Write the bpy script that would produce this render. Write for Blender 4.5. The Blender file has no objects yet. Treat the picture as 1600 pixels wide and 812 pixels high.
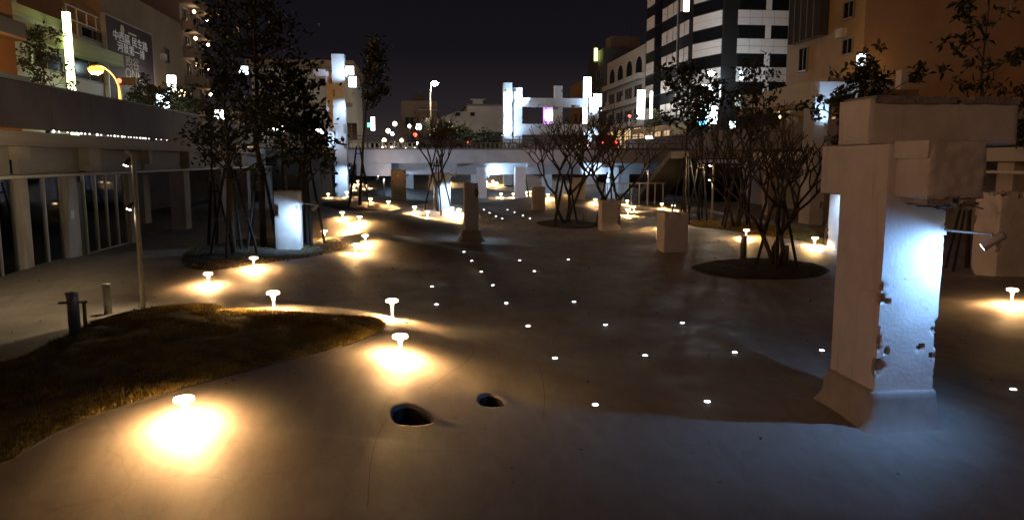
import bpy, bmesh, math, random
import numpy as np
from mathutils import Vector, Matrix, noise
random.seed(7); R = math.radians
scene = bpy.context.scene
COL = scene.collection

# ------------------------------------------------------------------ camera
# world: x across the sunken canal park, y along it, z up; the park floor is z = 0
FPX, EYE = 1170.0, 3.5                    # focal length in photo pixels (1600 wide), eye height
TH = math.atan(156 / FPX); PH = math.atan(135 / FPX * math.cos(TH))
cam_d = bpy.data.cameras.new('camera'); cam = bpy.data.objects.new('camera', cam_d); COL.objects.link(cam)
cam_d.sensor_width = 36; cam_d.lens = 36 * FPX / 1600; cam_d.clip_start = .1; cam_d.clip_end = 3000
cam.location = (0, 0, EYE); cam.rotation_euler = (math.pi / 2 - TH, 0, -PH)
scene.camera = cam
# ------------------------------------------------------------------ night sky
world = bpy.data.worlds.new('World'); scene.world = world; world.use_nodes = True
nt = world.node_tree; nt.nodes.clear()
wo = nt.nodes.new('ShaderNodeOutputWorld'); bg1 = nt.nodes.new('ShaderNodeBackground'); bg2 = nt.nodes.new('ShaderNodeBackground')
addw = nt.nodes.new('ShaderNodeAddShader'); sky = nt.nodes.new('ShaderNodeTexSky')
sky.sky_type = 'NISHITA'; sky.sun_disc = False; sky.sun_elevation = R(-8); sky.sun_rotation = R(-75); sky.air_density = 1.5; sky.dust_density = 2
bg1.inputs[1].default_value = .05
tc = nt.nodes.new('ShaderNodeTexCoord'); sx = nt.nodes.new('ShaderNodeSeparateXYZ'); rp = nt.nodes.new('ShaderNodeValToRGB')
nt.links.new(tc.outputs['Generated'], sx.inputs[0]); nt.links.new(sx.outputs['Z'], rp.inputs[0])
e = rp.color_ramp.elements                 # town glow near the horizon, all the way round
e[0].position = 0; e[0].color = (.046, .034, .033, 1); e[1].position = 1; e[1].color = (.003, .0029, .0048, 1)
for p_, c_ in ((.06, (.020, .0155, .018, 1)), (.14, (.0072, .0063, .0088, 1)), (.3, (.004, .0038, .0058, 1))):
    k = e.new(p_); k.color = c_
nt.links.new(rp.outputs[0], bg2.inputs[0]); nt.links.new(sky.outputs[0], bg1.inputs[0])
nt.links.new(bg1.outputs[0], addw.inputs[0]); nt.links.new(bg2.outputs[0], addw.inputs[1]); nt.links.new(addw.outputs[0], wo.inputs[0])
# one weak, very soft warm sun: the sodium glow of the town that comes in over the left street
sun_d = bpy.data.lights.new('sun', 'SUN'); sun = bpy.data.objects.new('sun', sun_d); COL.objects.link(sun)
sun_d.energy = .42; sun_d.angle = R(35); sun_d.color = (1, .50, .25)
sun.rotation_euler = Vector((.80, .45, -.27)).to_track_quat('-Z', 'Y').to_euler()
vs = scene.view_settings; vs.view_transform = 'Standard'; vs.look = 'None'; vs.exposure = 0; vs.gamma = 1; vs.use_curve_mapping = False
scene.cycles.use_denoising = True; scene.cycles.sample_clamp_indirect = 4; scene.cycles.max_bounces = 6
scene.cycles.diffuse_bounces = 3; scene.cycles.transparent_max_bounces = 12; scene.cycles.caustics_reflective = False; scene.cycles.caustics_refractive = False
scene.cycles.use_light_tree = True

# ------------------------------------------------------------------ materials
MATS = {}
def mat(name, col, rough=.8, var=.12, scale=6., bump=0., bscale=40., metal=0., stain=0., spec=.5, stretch=None):
    if name in MATS: return MATS[name]
    m = bpy.data.materials.new(name); m.use_nodes = True; n = m.node_tree.nodes; l = m.node_tree.links
    b = n['Principled BSDF']; b.inputs['Roughness'].default_value = rough; b.inputs['Metallic'].default_value = metal
    b.inputs['Specular IOR Level'].default_value = spec
    tcn = n.new('ShaderNodeTexCoord'); src = tcn.outputs['Object']
    if name in WORLDTEX:
        g = n.new('ShaderNodeNewGeometry'); src = g.outputs['Position']
    if stretch:
        mp = n.new('ShaderNodeMapping'); mp.inputs['Scale'].default_value = stretch; l.new(src, mp.inputs[0]); src = mp.outputs[0]
    nz = n.new('ShaderNodeTexNoise'); nz.inputs['Scale'].default_value = scale; nz.inputs['Detail'].default_value = 8; nz.inputs['Roughness'].default_value = .65
    l.new(src, nz.inputs['Vector'])
    r = n.new('ShaderNodeValToRGB'); r.color_ramp.elements[0].position = .3; r.color_ramp.elements[1].position = .72
    r.color_ramp.elements[0].color = tuple(c * (1 - var) for c in col) + (1,); r.color_ramp.elements[1].color = tuple(min(1, c * (1 + var)) for c in col) + (1,)
    l.new(nz.outputs[0], r.inputs[0]); out = r.outputs[0]
    if stain:
        n2 = n.new('ShaderNodeTexNoise'); n2.inputs['Scale'].default_value = scale * .23; n2.inputs['Detail'].default_value = 6; n2.inputs['Distortion'].default_value = .8
        l.new(src, n2.inputs['Vector'])
        r2 = n.new('ShaderNodeValToRGB'); r2.color_ramp.elements[0].position = .42; r2.color_ramp.elements[1].position = .66
        r2.color_ramp.elements[0].color = (1, 1, 1, 1); r2.color_ramp.elements[1].color = (1 - stain, 1 - stain * 1.05, 1 - stain * 1.1, 1)
        l.new(n2.outputs[0], r2.inputs[0])
        mx = n.new('ShaderNodeMix'); mx.data_type = 'RGBA'; mx.blend_type = 'MULTIPLY'; mx.inputs[0].default_value = 1
        l.new(out, mx.inputs[6]); l.new(r2.outputs[0], mx.inputs[7]); out = mx.outputs[2]
    l.new(out, b.inputs['Base Color'])
    if bump:
        n3 = n.new('ShaderNodeTexNoise'); n3.inputs['Scale'].default_value = bscale; n3.inputs['Detail'].default_value = 6
        l.new(src, n3.inputs['Vector'])
        bp = n.new('ShaderNodeBump'); bp.inputs['Strength'].default_value = bump; bp.inputs['Distance'].default_value = .02
        l.new(n3.outputs[0], bp.inputs['Height']); l.new(bp.outputs[0], b.inputs['Normal'])
    MATS[name] = m; return m
WORLDTEX = {'paving', 'white_concrete', 'broken_core', 'collar', 'render_grey', 'wall_dark', 'lawn', 'soil', 'ochre_wall', 'plaster_brown', 'tan_wall', 'asphalt'}
def glow(name, col, strength, base=(.6, .6, .6)):
    if name in MATS: return MATS[name]
    m = bpy.data.materials.new(name); m.use_nodes = True; b = m.node_tree.nodes['Principled BSDF']
    b.inputs['Base Color'].default_value = base + (1,); b.inputs['Emission Color'].default_value = col + (1,); b.inputs['Emission Strength'].default_value = strength
    MATS[name] = m; return m
def glass(name, tint=(.5, .52, .5), thru=.55, rough=.03):
    if name in MATS: return MATS[name]
    m = bpy.data.materials.new(name); m.use_nodes = True; n = m.node_tree.nodes; l = m.node_tree.links; n.clear()
    o = n.new('ShaderNodeOutputMaterial'); g = n.new('ShaderNodeBsdfGlossy'); g.inputs['Roughness'].default_value = rough; g.inputs['Color'].default_value = (.9, .9, .9, 1)
    t = n.new('ShaderNodeBsdfTransparent'); t.inputs['Color'].default_value = tint + (1,)
    f = n.new('ShaderNodeFresnel'); f.inputs['IOR'].default_value = 1.55
    mx = n.new('ShaderNodeMixShader'); l.new(f.outputs[0], mx.inputs[0]); l.new(t.outputs[0], mx.inputs[1]); l.new(g.outputs[0], mx.inputs[2]); l.new(mx.outputs[0], o.inputs[0])
    MATS[name] = m; return m
def paving():
    m = bpy.data.materials.new('paving'); m.use_nodes = True; n = m.node_tree.nodes; l = m.node_tree.links; b = n['Principled BSDF']
    g = n.new('ShaderNodeNewGeometry'); src = g.outputs['Position']
    def tex(scale, detail=8, rough=.6, dist=0., st=None):
        t = n.new('ShaderNodeTexNoise'); t.inputs['Scale'].default_value = scale; t.inputs['Detail'].default_value = detail; t.inputs['Roughness'].default_value = rough; t.inputs['Distortion'].default_value = dist
        v = src
        if st: mp = n.new('ShaderNodeMapping'); mp.inputs['Scale'].default_value = st; mp.inputs['Rotation'].default_value = (0, 0, .5); l.new(src, mp.inputs[0]); v = mp.outputs[0]
        l.new(v, t.inputs['Vector']); return t.outputs[0]
    def ramp(x, p0, c0, p1, c1):
        r = n.new('ShaderNodeValToRGB'); e0, e1 = r.color_ramp.elements; e0.position = p0; e1.position = p1
        e0.color = (c0, c0, c0, 1) if not hasattr(c0, '__len__') else tuple(c0) + (1,); e1.color = (c1, c1, c1, 1) if not hasattr(c1, '__len__') else tuple(c1) + (1,)
        l.new(x, r.inputs[0]); return r.outputs[0]
    def mul(a, c):
        x = n.new('ShaderNodeMix'); x.data_type = 'RGBA'; x.blend_type = 'MULTIPLY'; x.inputs[0].default_value = 1; l.new(a, x.inputs[6]); l.new(c, x.inputs[7]); return x.outputs[2]
    col = ramp(tex(.55, 9, .62, .6), .32, (.265, .238, .212), .70, (.345, .318, .290))
    col = mul(col, ramp(tex(3.1, 8, .7, .4, (1, .35, 1)), .36, .80, .62, 1.0))          # trowel drags
    col = mul(col, ramp(tex(95, 3, .6), .30, .72, .46, 1.0))                            # aggregate specks
    col = mul(col, ramp(tex(1.3, 10, .75, 1.6), .60, 1.0, .74, (.66, .64, .61)))        # damp and dirt patches
    v = n.new('ShaderNodeTexVoronoi'); v.feature = 'DISTANCE_TO_EDGE'; v.inputs['Scale'].default_value = .19
    w = n.new('ShaderNodeTexNoise'); w.inputs['Scale'].default_value = 1.4; w.inputs['Detail'].default_value = 6; l.new(src, w.inputs['Vector'])
    ad = n.new('ShaderNodeVectorMath'); ad.operation = 'MULTIPLY_ADD'; ad.inputs[1].default_value = (.9, .9, 0); l.new(w.outputs['Color'], ad.inputs[0]); l.new(src, ad.inputs[2]); l.new(ad.outputs[0], v.inputs['Vector'])
    col = mul(col, ramp(v.outputs[0], .0, .86, .0022, 1.0))                             # hairline cracks
    l.new(col, b.inputs['Base Color'])
    l.new(ramp(tex(.9, 8, .7, 1.0), .35, .48, .65, .78), b.inputs['Roughness'])
    mx = n.new('ShaderNodeMath'); mx.operation = 'MULTIPLY_ADD'; mx.inputs[1].default_value = .35; l.new(tex(140, 4, .7), mx.inputs[0]); l.new(tex(7, 6, .6), mx.inputs[2])
    bp = n.new('ShaderNodeBump'); bp.inputs['Strength'].default_value = .30; bp.inputs['Distance'].default_value = .012; l.new(mx.outputs[0], bp.inputs['Height']); l.new(bp.outputs[0], b.inputs['Normal'])
    MATS['paving'] = m; return m
PAVING = paving()
def old_white():
    m = mat('white_concrete', (.74, .715, .69), .85, .07, 3.5, .22, 22, stain=.12); n = m.node_tree.nodes; l = m.node_tree.links; b = n['Principled BSDF']
    g = n.new('ShaderNodeNewGeometry'); out = b.inputs['Base Color'].links[0].from_socket
    def layer(scale, st, p0, c0, p1, c1, out, dist=.5):
        mp = n.new('ShaderNodeMapping'); mp.inputs['Scale'].default_value = st; l.new(g.outputs['Position'], mp.inputs[0])
        t = n.new('ShaderNodeTexNoise'); t.inputs['Scale'].default_value = scale; t.inputs['Detail'].default_value = 9; t.inputs['Roughness'].default_value = .7; t.inputs['Distortion'].default_value = dist; l.new(mp.outputs[0], t.inputs['Vector'])
        r = n.new('ShaderNodeValToRGB'); r.color_ramp.elements[0].position = p0; r.color_ramp.elements[1].position = p1; r.color_ramp.elements[0].color = c0 + (1,); r.color_ramp.elements[1].color = c1 + (1,); l.new(t.outputs[0], r.inputs[0])
        x = n.new('ShaderNodeMix'); x.data_type = 'RGBA'; x.blend_type = 'MULTIPLY'; x.inputs[0].default_value = 1; l.new(out, x.inputs[6]); l.new(r.outputs[0], x.inputs[7]); return x.outputs[2]
    out = layer(5, (1, 1, .09), .58, (1, 1, 1), .74, (.72, .70, .68), out)              # rain runs
    out = layer(2.2, (1, 1, 1), .64, (1, 1, 1), .70, (.60, .55, .50), out, 1.5)         # lost paint
    out = layer(26, (1, 1, 1), .70, (1, 1, 1), .74, (.30, .28, .26), out)               # pock marks
    l.new(out, b.inputs['Base Color']); return m
WHITE = old_white()
CORE = mat('broken_core', (.40, .35, .31), .95, .35, 14, .9, 45)
COLLAR = mat('collar', (.36, .34, .32), .8, .14, 4, .25, 60, stain=.2)
GREY = mat('render_grey', (.44, .42, .41), .85, .12, 2, .15, 30, stain=.18)
DARKW = mat('wall_dark', (.16, .125, .11), .7, .12, 1.2, .08, 20, stain=.2)
LAWN = mat('lawn', (.11, .085, .026), .95, .45, 5, .8, 60)
SOIL = mat('soil', (.045, .034, .024), .97, .5, 9, .9, 40)
BLACK = mat('black_timber', (.022, .019, .017), .75, .3, 12, .3, 40)
STEEL = mat('painted_steel', (.62, .60, .57), .45, .08, 8, 0, metal=.2)
GALV = mat('galvanised', (.35, .34, .33), .4, .15, 12, 0, metal=.7)
DSTEEL = mat('dark_steel', (.06, .058, .056), .45, .15, 8, 0, metal=.4)
ALU = mat('aluminium', (.55, .54, .53), .35, .06, 10, 0, metal=.6)
BARK = mat('bark', (.075, .060, .046), .95, .35, 14, .9, 30, stretch=(1, 1, .25))
PBARK = mat('pale_bark', (.075, .066, .058), .9, .3, 10, .7, 30)
LEAF = mat('leaf', (.035, .046, .017), .55, .35, 3, 0)
LEAF2 = mat('leaf_yellowed', (.075, .066, .022), .6, .4, 3, 0)
ASPHALT = mat('asphalt', (.05, .049, .048), .9, .2, 4, .3, 80)
OCHRE = mat('ochre_wall', (.19, .105, .045), .85, .08, .5, .08, 12, stain=.15)
TAN = mat('tan_wall', (.34, .24, .13), .85, .1, .8, .1, 12, stain=.2)
PBROWN = mat('plaster_brown', (.30, .23, .18), .85, .12, .6, .1, 10, stain=.2)
OWHITE = mat('old_white', (.52, .51, .48), .8, .1, 1.2, .1, 12, stain=.25)
GREENW = mat('pale_green_wall', (.42, .46, .26), .8, .1, 1.2, .1, 12, stain=.25)
TILEB = mat('black_cladding', (.018, .018, .020), .35, .2, 3, 0)
TILEW = mat('white_panel', (.80, .80, .79), .5, .06, 1.5, 0)
FRAME = mat('window_frame', (.20, .19, .18), .5, .1, 6, 0)
WGLASS = mat('dark_window_glass', (.010, .011, .014), .12, .2, .7, 0, spec=.3)
GLASS = glass('shop_glass')
PATHHEAD = glow('path_light_head', (1, .70, .36), 16.0, (.8, .8, .8))
PATHLENS = glow('path_light_lens', (1, .56, .22), 1500)
_n = PATHLENS.node_tree.nodes; _oi = _n.new('ShaderNodeObjectInfo'); _mr = _n.new('ShaderNodeMapRange'); _mr.inputs['To Min'].default_value = 1200; _mr.inputs['To Max'].default_value = 2250
PATHLENS.node_tree.links.new(_oi.outputs['Random'], _mr.inputs['Value']); PATHLENS.node_tree.links.new(_mr.outputs[0], _n['Principled BSDF'].inputs['Emission Strength'])
COOL = glow('cool_lens', (.80, .89, 1), 60)
GROUNDLED = glow('floor_light', (.85, .91, 1), 14)
SIGNW = glow('sign_white', (1, .97, .92), 12); SIGNC = glow('sign_cyan', (.72, .93, 1), 12); SIGNY = glow('sign_warm', (1, .70, .32), 14)
SIGNG = glow('sign_lime', (.86, .98, .42), 7); SIGNP = glow('sign_purple', (.55, .12, .85), 1.2); SIGNR = glow('sign_red', (1, .06, .04), 9)
SIGNB = glow('sign_blue', (.05, .55, 1), 3); HEADL = glow('headlight', (1, .93, .78), 60); TAIL = glow('tail_light', (1, .05, .03), 8)
WARMW = glow('lit_window_warm', (1, .62, .26), .9); COOLW = glow('lit_window_cool', (.80, .92, 1), 2.2); SODIUM = glow('sodium_lamp', (1, .44, .07), 2.6)
BALC = glow('balcony_lamp', (1, .72, .42), 26); PINK = glow('screen_pink', (1, .70, .95), 6)
INK = mat('sign_ink', (.05, .05, .06), .6, .1, 6, 0); PALEINK = glow('pale_lettering', (.9, .88, .92), .10, (.7, .7, .7)); DIMINK = glow('bronze_lettering', (.8, .62, .42), .05, (.45, .38, .3))

# ------------------------------------------------------------------ mesh helpers
class MB:
    def __init__(s): s.v = []; s.f = []
    def box(s, lo, hi):
        b = len(s.v); (x0, y0, z0), (x1, y1, z1) = lo, hi
        s.v += [(x0, y0, z0), (x1, y0, z0), (x1, y1, z0), (x0, y1, z0), (x0, y0, z1), (x1, y0, z1), (x1, y1, z1), (x0, y1, z1)]
        s.f += [tuple(b + i for i in q) for q in ((3, 2, 1, 0), (4, 5, 6, 7), (0, 1, 5, 4), (1, 2, 6, 5), (2, 3, 7, 6), (3, 0, 4, 7))]; return s
    def tube(s, pts, rad, n=6, cap=True):
        pts = [Vector(p) for p in pts]
        if not hasattr(rad, '__len__'): rad = [rad] * len(pts)
        b = len(s.v); up = None
        for i, p in enumerate(pts):
            d = (pts[min(i + 1, len(pts) - 1)] - pts[max(i - 1, 0)]).normalized()
            if up is None: up = Vector((1, 0, 0)) if abs(d.x) < .8 else Vector((0, 1, 0))
            a = (up - d * up.dot(d)).normalized(); up = a; c = d.cross(a)
            for k in range(n):
                t = 2 * math.pi * k / n; s.v.append(tuple(p + (a * math.cos(t) + c * math.sin(t)) * rad[i]))
        for i in range(len(pts) - 1):
            for k in range(n):
                k2 = (k + 1) % n; s.f.append((b + i * n + k, b + i * n + k2, b + (i + 1) * n + k2, b + (i + 1) * n + k))
        if cap:
            s.f.append(tuple(b + k for k in reversed(range(n)))); s.f.append(tuple(b + (len(pts) - 1) * n + k for k in range(n)))
        return s
    def lathe(s, prof, n=16, c=(0, 0, 0)):
        return s.tube([(c[0], c[1], c[2] + z) for r_, z in prof], [max(r_, .0005) for r_, z in prof], n)
    def prism(s, poly, h0, h1, axis='z'):
        b = len(s.v); m = len(poly)
        def P(a, c, h): return {'z': (a, c, h), 'y': (a, h, c), 'x': (h, a, c)}[axis]
        s.v += [P(a, c, h0) for a, c in poly] + [P(a, c, h1) for a, c in poly]
        s.f.append(tuple(b + i for i in reversed(range(m)))); s.f.append(tuple(b + m + i for i in range(m)))
        for i in range(m): j = (i + 1) % m; s.f.append((b + i, b + j, b + m + j, b + m + i))
        return s
    def mesh(s, name, m, smooth=False):
        me = bpy.data.meshes.new(name); me.from_pydata(s.v, [], s.f); me.update()
        bm = bmesh.new(); bm.from_mesh(me); bmesh.ops.recalc_face_normals(bm, faces=bm.faces); bm.to_mesh(me); bm.free()
        me.materials.append(m)
        if smooth: me.polygons.foreach_set('use_smooth', [True] * len(me.polygons))
        return me
    def build(s, name, m, parent=None, smooth=False, loc=None):
        return link(name, s.mesh(name, m, smooth), parent, loc)
def link(name, me, parent=None, loc=None):
    o = bpy.data.objects.new(name, me); COL.objects.link(o)
    if parent: o.parent = parent
    if loc is not None: o.location = loc
    return o
def tag(o, label, cat, group=None):
    o['label'] = label; o['category'] = cat
    if group: o['group'] = group
    return o
def thing(name, label, cat, loc=(0, 0, 0), rz=0, group=None):
    o = bpy.data.objects.new(name, None); COL.objects.link(o); o.location = loc; o.rotation_euler = (0, 0, rz); o.empty_display_size = .2
    return tag(o, label, cat, group)
def struct(name, o): o['kind'] = 'structure'; return o
UNIT = {}
def pbox(name, parent, lo, hi, m):
    """box part given in world metres; alike boxes share one bevel-edged unit mesh per material"""
    if m.name not in UNIT: UNIT[m.name] = MB().box((-.5, -.5, -.5), (.5, .5, .5)).mesh('block', m)
    o = bpy.data.objects.new(name, UNIT[m.name]); COL.objects.link(o)
    c = Vector([(a + b) / 2 for a, b in zip(lo, hi)]); o.scale = [abs(b - a) for a, b in zip(lo, hi)]
    if parent:
        o.parent = parent; c = c - wloc(parent)
        ps = parent.scale
        if parent.type == 'MESH' and tuple(ps) != (1, 1, 1):
            o.matrix_parent_inverse = Matrix.LocRotScale(None, None, ps).inverted(); 
    o.location = c; return o
def wloc(o):
    v = Vector(o.location)
    while o.parent: o = o.parent; v += Vector(o.location)
    return v
def copytree(o, parent=None):
    c = o.copy(); COL.objects.link(c); c.parent = parent
    for ch in o.children: copytree(ch, c)
    return c
def rough_box(lo, hi, res=.06, amp=.006, chip=.05, seed=0, rnd=.0, jag=None, holes=()):
    """a cast concrete block: chipped arrises, slightly wavy faces; jag = axis/sign of a broken end"""
    lo, hi = Vector(lo), Vector(hi); n = [max(2, int(round((hi[i] - lo[i]) / res))) for i in range(3)]
    bm = bmesh.new(); cache = {}
    def vert(i, j, k):
        key = (i, j, k)
        if key not in cache: cache[key] = bm.verts.new([lo[a] + (hi[a] - lo[a]) * key[a] / n[a] for a in range(3)])
        return cache[key]
    for ax in range(3):
        u, w = [a for a in range(3) if a != ax]
        for side in (0, n[ax]):
            for a in range(n[u]):
                for b in range(n[w]):
                    q = []
                    for da, db in ((0, 0), (1, 0), (1, 1), (0, 1)):
                        k = [0, 0, 0]; k[ax] = side; k[u] = a + da; k[w] = b + db; q.append(vert(*k))
                    bm.faces.new(q)
    broken = {}; cen = (lo + hi) / 2; off = Vector((seed * 3.1, seed * 1.7, seed * 5.3))
    for v in bm.verts:
        p = v.co.copy(); d = sorted([(min(p[a] - lo[a], hi[a] - p[a]), a) for a in range(3)])
        d2 = d[1][0]                                     # distance to the nearest arris
        nn = noise.noise(p * 2.3 + off) * .6 + noise.noise(p * 7 + off) * .5 + noise.noise(p * 19 + off) * .25
        toward = Vector([0, 0, 0])
        for dist, a in d[:2]: toward[a] = 1 if cen[a] > p[a] else -1
        c = max(0, nn - .10) * chip * 5.5 * min(1, max(0, noise.noise(p * 1.15 + off * 1.3) * 1.6 + .12)) * math.exp(-d2 / .06); broken[v] = c; c += rnd * .6 * math.exp(-d2 / (rnd + .01))
        v.co += toward * c + Vector((noise.noise(p * 3 + off), noise.noise(p * 3.3 - off), noise.noise(p * 2.7 + off * 2))) * amp
        for hx, hy, hz, hr in holes:
            dd = math.hypot(math.hypot(p.x - hx, p.y - hy), p.z - hz) / (hr * (1 + .6 * noise.noise(p * 17)))
            if dd < 1: v.co.y += (cen.y - p.y > 0) * 1.0 * .05 * (1 - dd * dd); broken[v] += .05
        if jag:
            a, sg, depth = jag; t = (p[a] - lo[a]) / (hi[a] - lo[a]); t = t if sg > 0 else 1 - t
            if t > .55:
                m = noise.noise(p * 3.4 + off) + .7 * noise.noise(p * 9 + off) + .4 * noise.noise(p * 23)
                v.co[a] -= sg * depth * (t - .55) / .45 * (.5 + .8 * m)
                for b in range(3):
                    if b != a: v.co[b] += .02 * (t - .55) / .45 * noise.noise(p * 11 + off * (b + 1))
    for f in bm.faces:
        if sum(broken[v] for v in f.verts) / 4 > .016: f.material_index = 1
    bmesh.ops.recalc_face_normals(bm, faces=bm.faces)
    return bm
def rough(name, parent, lo, hi, m=WHITE, **kw):
    bm = rough_box(lo, hi, **kw); me = bpy.data.meshes.new(name); bm.to_mesh(me); bm.free(); me.materials.append(m); me.materials.append(CORE)
    me.polygons.foreach_set('use_smooth', np.ones(len(me.polygons), bool)); me.set_sharp_from_angle(angle=R(24))
    o = link(name, me, parent)
    if parent: o.location = -wloc(parent)
    return o
def text_mesh(body, size, m, extrude=.01, align='CENTER'):
    cu = bpy.data.curves.new('lettering', 'FONT'); cu.body = body; cu.size = size; cu.extrude = extrude; cu.align_x = align; cu.align_y = 'CENTER'; cu.resolution_u = 3
    o = bpy.data.objects.new('lettering', cu); COL.objects.link(o)
    dg = bpy.context.evaluated_depsgraph_get(); me = bpy.data.meshes.new_from_object(o.evaluated_get(dg))
    bpy.data.objects.remove(o); bpy.data.curves.remove(cu); me.materials.clear(); me.materials.append(m); return me

# ------------------------------------------------------------------ terrain of the sunken park
# (cx, cy, rx, ry, rot, h, k)
MOUNDS = [(-3.5, 12.4, 4.2, 4.2, 0, .76, 2.2), (-6.0, 25.5, 5.0, 4.2, 10, .55, 1.4), (-1.4, 28.0, 3.6, 1.5, -35, .50, 1.3),
          (-3.2, 38.0, 4.8, 2.8, -20, .85, 1.4), (.9, 43.5, 3.6, 3.6, 0, .95, 1.5), (-4.2, 53, 4.5, 5, 0, .85, 1.3),
          (14.5, 34, 7.5, 9, 0, .6, 1.3), (8.3, 40.5, 3.2, 2.6, 0, .35, 1.3), (10.2, 21.8, 2.8, 2.4, 0, .20, 1.5),
          (.6, 29.3, 2.6, .9, 5, .30, 1.2), (16, 15, 4.5, 5, 0, .42, 1.3), (-2, 86, 8, 8, 0, 1.5, 1.2), (9, 88, 6, 8, 0, 1.6, 1.2),
          (4, 68, 3.5, 4, 0, .7, 1.2), (-3, 68, 3, 4, 0, .8, 1.2), (10, 56, 4.5, 4, 0, .7, 1.3), (7.5, 49.5, 1.2, 1.0, 0, .15, 1.2),
          (-10.5, 26, 2.2, 8, 0, .12, 1.5), (6.0, 9.4, 1.4, 1.3, 0, .13, 1.2)]
PITS = [(-.22, 9.40, .25, .20, -14, .32), (.88, 10.18, .18, .19, -18, .32)]
def gz(x, y):
    x = np.asarray(x, float); y = np.asarray(y, float); z = .011 * np.maximum(0, y - 42)
    for cx, cy, rx, ry, rot, h, k in MOUNDS:
        c, s = math.cos(R(rot)), math.sin(R(rot)); dx, dy = x - cx, y - cy
        a = (dx * c + dy * s) / rx; b = (-dx * s + dy * c) / ry
        z = z + h * np.exp(-np.minimum((a * a + b * b) ** k, 50))
    z = z + .018 * np.sin(x * .9 + 1) * np.sin(y * .7 + 2) + .012 * np.sin(x * 2.1 + y * 1.3)
    for cx, cy, rx, ry, rot, h in PITS:
        c, s = math.cos(R(rot)), math.sin(R(rot)); dx, dy = x - cx, y - cy
        a = (dx * c + dy * s) / rx; b = (-dx * s + dy * c) / (ry * np.clip(1 - .45 * a, .25, 1.5)); d = a * a + b * b
        z = z + .045 * np.exp(-((a * .55) ** 2 + ((b - 1.2) * .7) ** 2)) - h / (1 + np.exp(np.clip((d - .9) * 14, -40, 40)))
    return z
def ray(px, py):
    c, s, C, S = math.cos(TH), math.sin(TH), math.cos(PH), math.sin(PH)
    u = (px - 800) / FPX; v = (py - 406) / FPX; fy = c - v * s
    return np.array([u * C + fy * S, -u * S + fy * C, -s - v * c])
TT = np.concatenate([np.arange(5, 40, .01), np.arange(40, 130, .04)])
def ground(px, py):
    """the place on the park floor that the photograph shows at this pixel"""
    d = ray(px, py); X, Y, Z = d[0] * TT, d[1] * TT, EYE + d[2] * TT
    hit = np.nonzero(Z <= gz(X, Y))[0]; i = hit[0] if len(hit) else len(TT) - 1
    return float(X[i]), float(Y[i]), float(gz(X[i], Y[i]))
def on_y(px, py, y): d = ray(px, py); t = y / d[1]; return (float(d[0] * t), y, float(EYE + d[2] * t))
def on_x(px, py, x): d = ray(px, py); t = x / d[0]; return (x, float(d[1] * t), float(EYE + d[2] * t))
def gzf(x, y): return float(gz(x, y))
def lines(segs):
    out = []
    for a, b, st in segs: out += list(np.arange(a, b, st))
    return np.array(out + [segs[-1][1]])
GX = lines([(-13.2, -6, .2), (-6, -.9, .12), (-.9, 1.5, .025), (1.5, 8, .12), (8, 23, .22)])
GY = lines([(-4, 6, .4), (6, 8.8, .1), (8.8, 10.9, .025), (10.9, 32, .12), (32, 60, .22), (60, 125, .5)])
def sheet(name, xs, ys, m, f=gz):
    X, Y = np.meshgrid(xs, ys); Z = f(X, Y); nx, ny = len(xs), len(ys)
    me = bpy.data.meshes.new(name); idx = np.arange(nx * ny).reshape(ny, nx)
    q = np.stack([idx[:-1, :-1], idx[:-1, 1:], idx[1:, 1:], idx[1:, :-1]], -1).reshape(-1, 4)
    me.vertices.add(nx * ny); me.vertices.foreach_set('co', np.stack([X, Y, Z], -1).ravel())
    me.loops.add(q.size); me.loops.foreach_set('vertex_index', q.ravel()); me.polygons.add(len(q))
    me.polygons.foreach_set('loop_start', np.arange(0, q.size, 4)); me.polygons.foreach_set('use_smooth', np.ones(len(q), bool))
    me.update(calc_edges=True); me.materials.append(m); return link(name, me)
floor = struct('pavement', sheet('pavement', GX, GY, PAVING))

def pip(X, Y, poly):
    ins = np.zeros(X.shape, bool); n = len(poly)
    for i in range(n):
        x0, y0 = poly[i]; x1, y1 = poly[(i + 1) % n]
        c = ((y0 > Y) != (y1 > Y)) & (X < (x1 - x0) * (Y - y0) / (y1 - y0 + 1e-12) + x0); ins ^= c
    return ins
def edge_dist(X, Y, poly):
    d = np.full(X.shape, 1e9); n = len(poly)
    for i in range(n):
        x0, y0 = poly[i]; x1, y1 = poly[(i + 1) % n]; ex, ey = x1 - x0, y1 - y0
        t = np.clip(((X - x0) * ex + (Y - y0) * ey) / (ex * ex + ey * ey + 1e-12), 0, 1)
        d = np.minimum(d, np.hypot(X - x0 - t * ex, Y - y0 - t * ey))
    return d
def smooth_poly(p, it=2):
    for _ in range(it):
        q = []
        for i in range(len(p)):
            a, b = np.array(p[i]), np.array(p[(i + 1) % len(p)]); q += [tuple(a * .75 + b * .25), tuple(a * .25 + b * .75)]
        p = q
    return p
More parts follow.
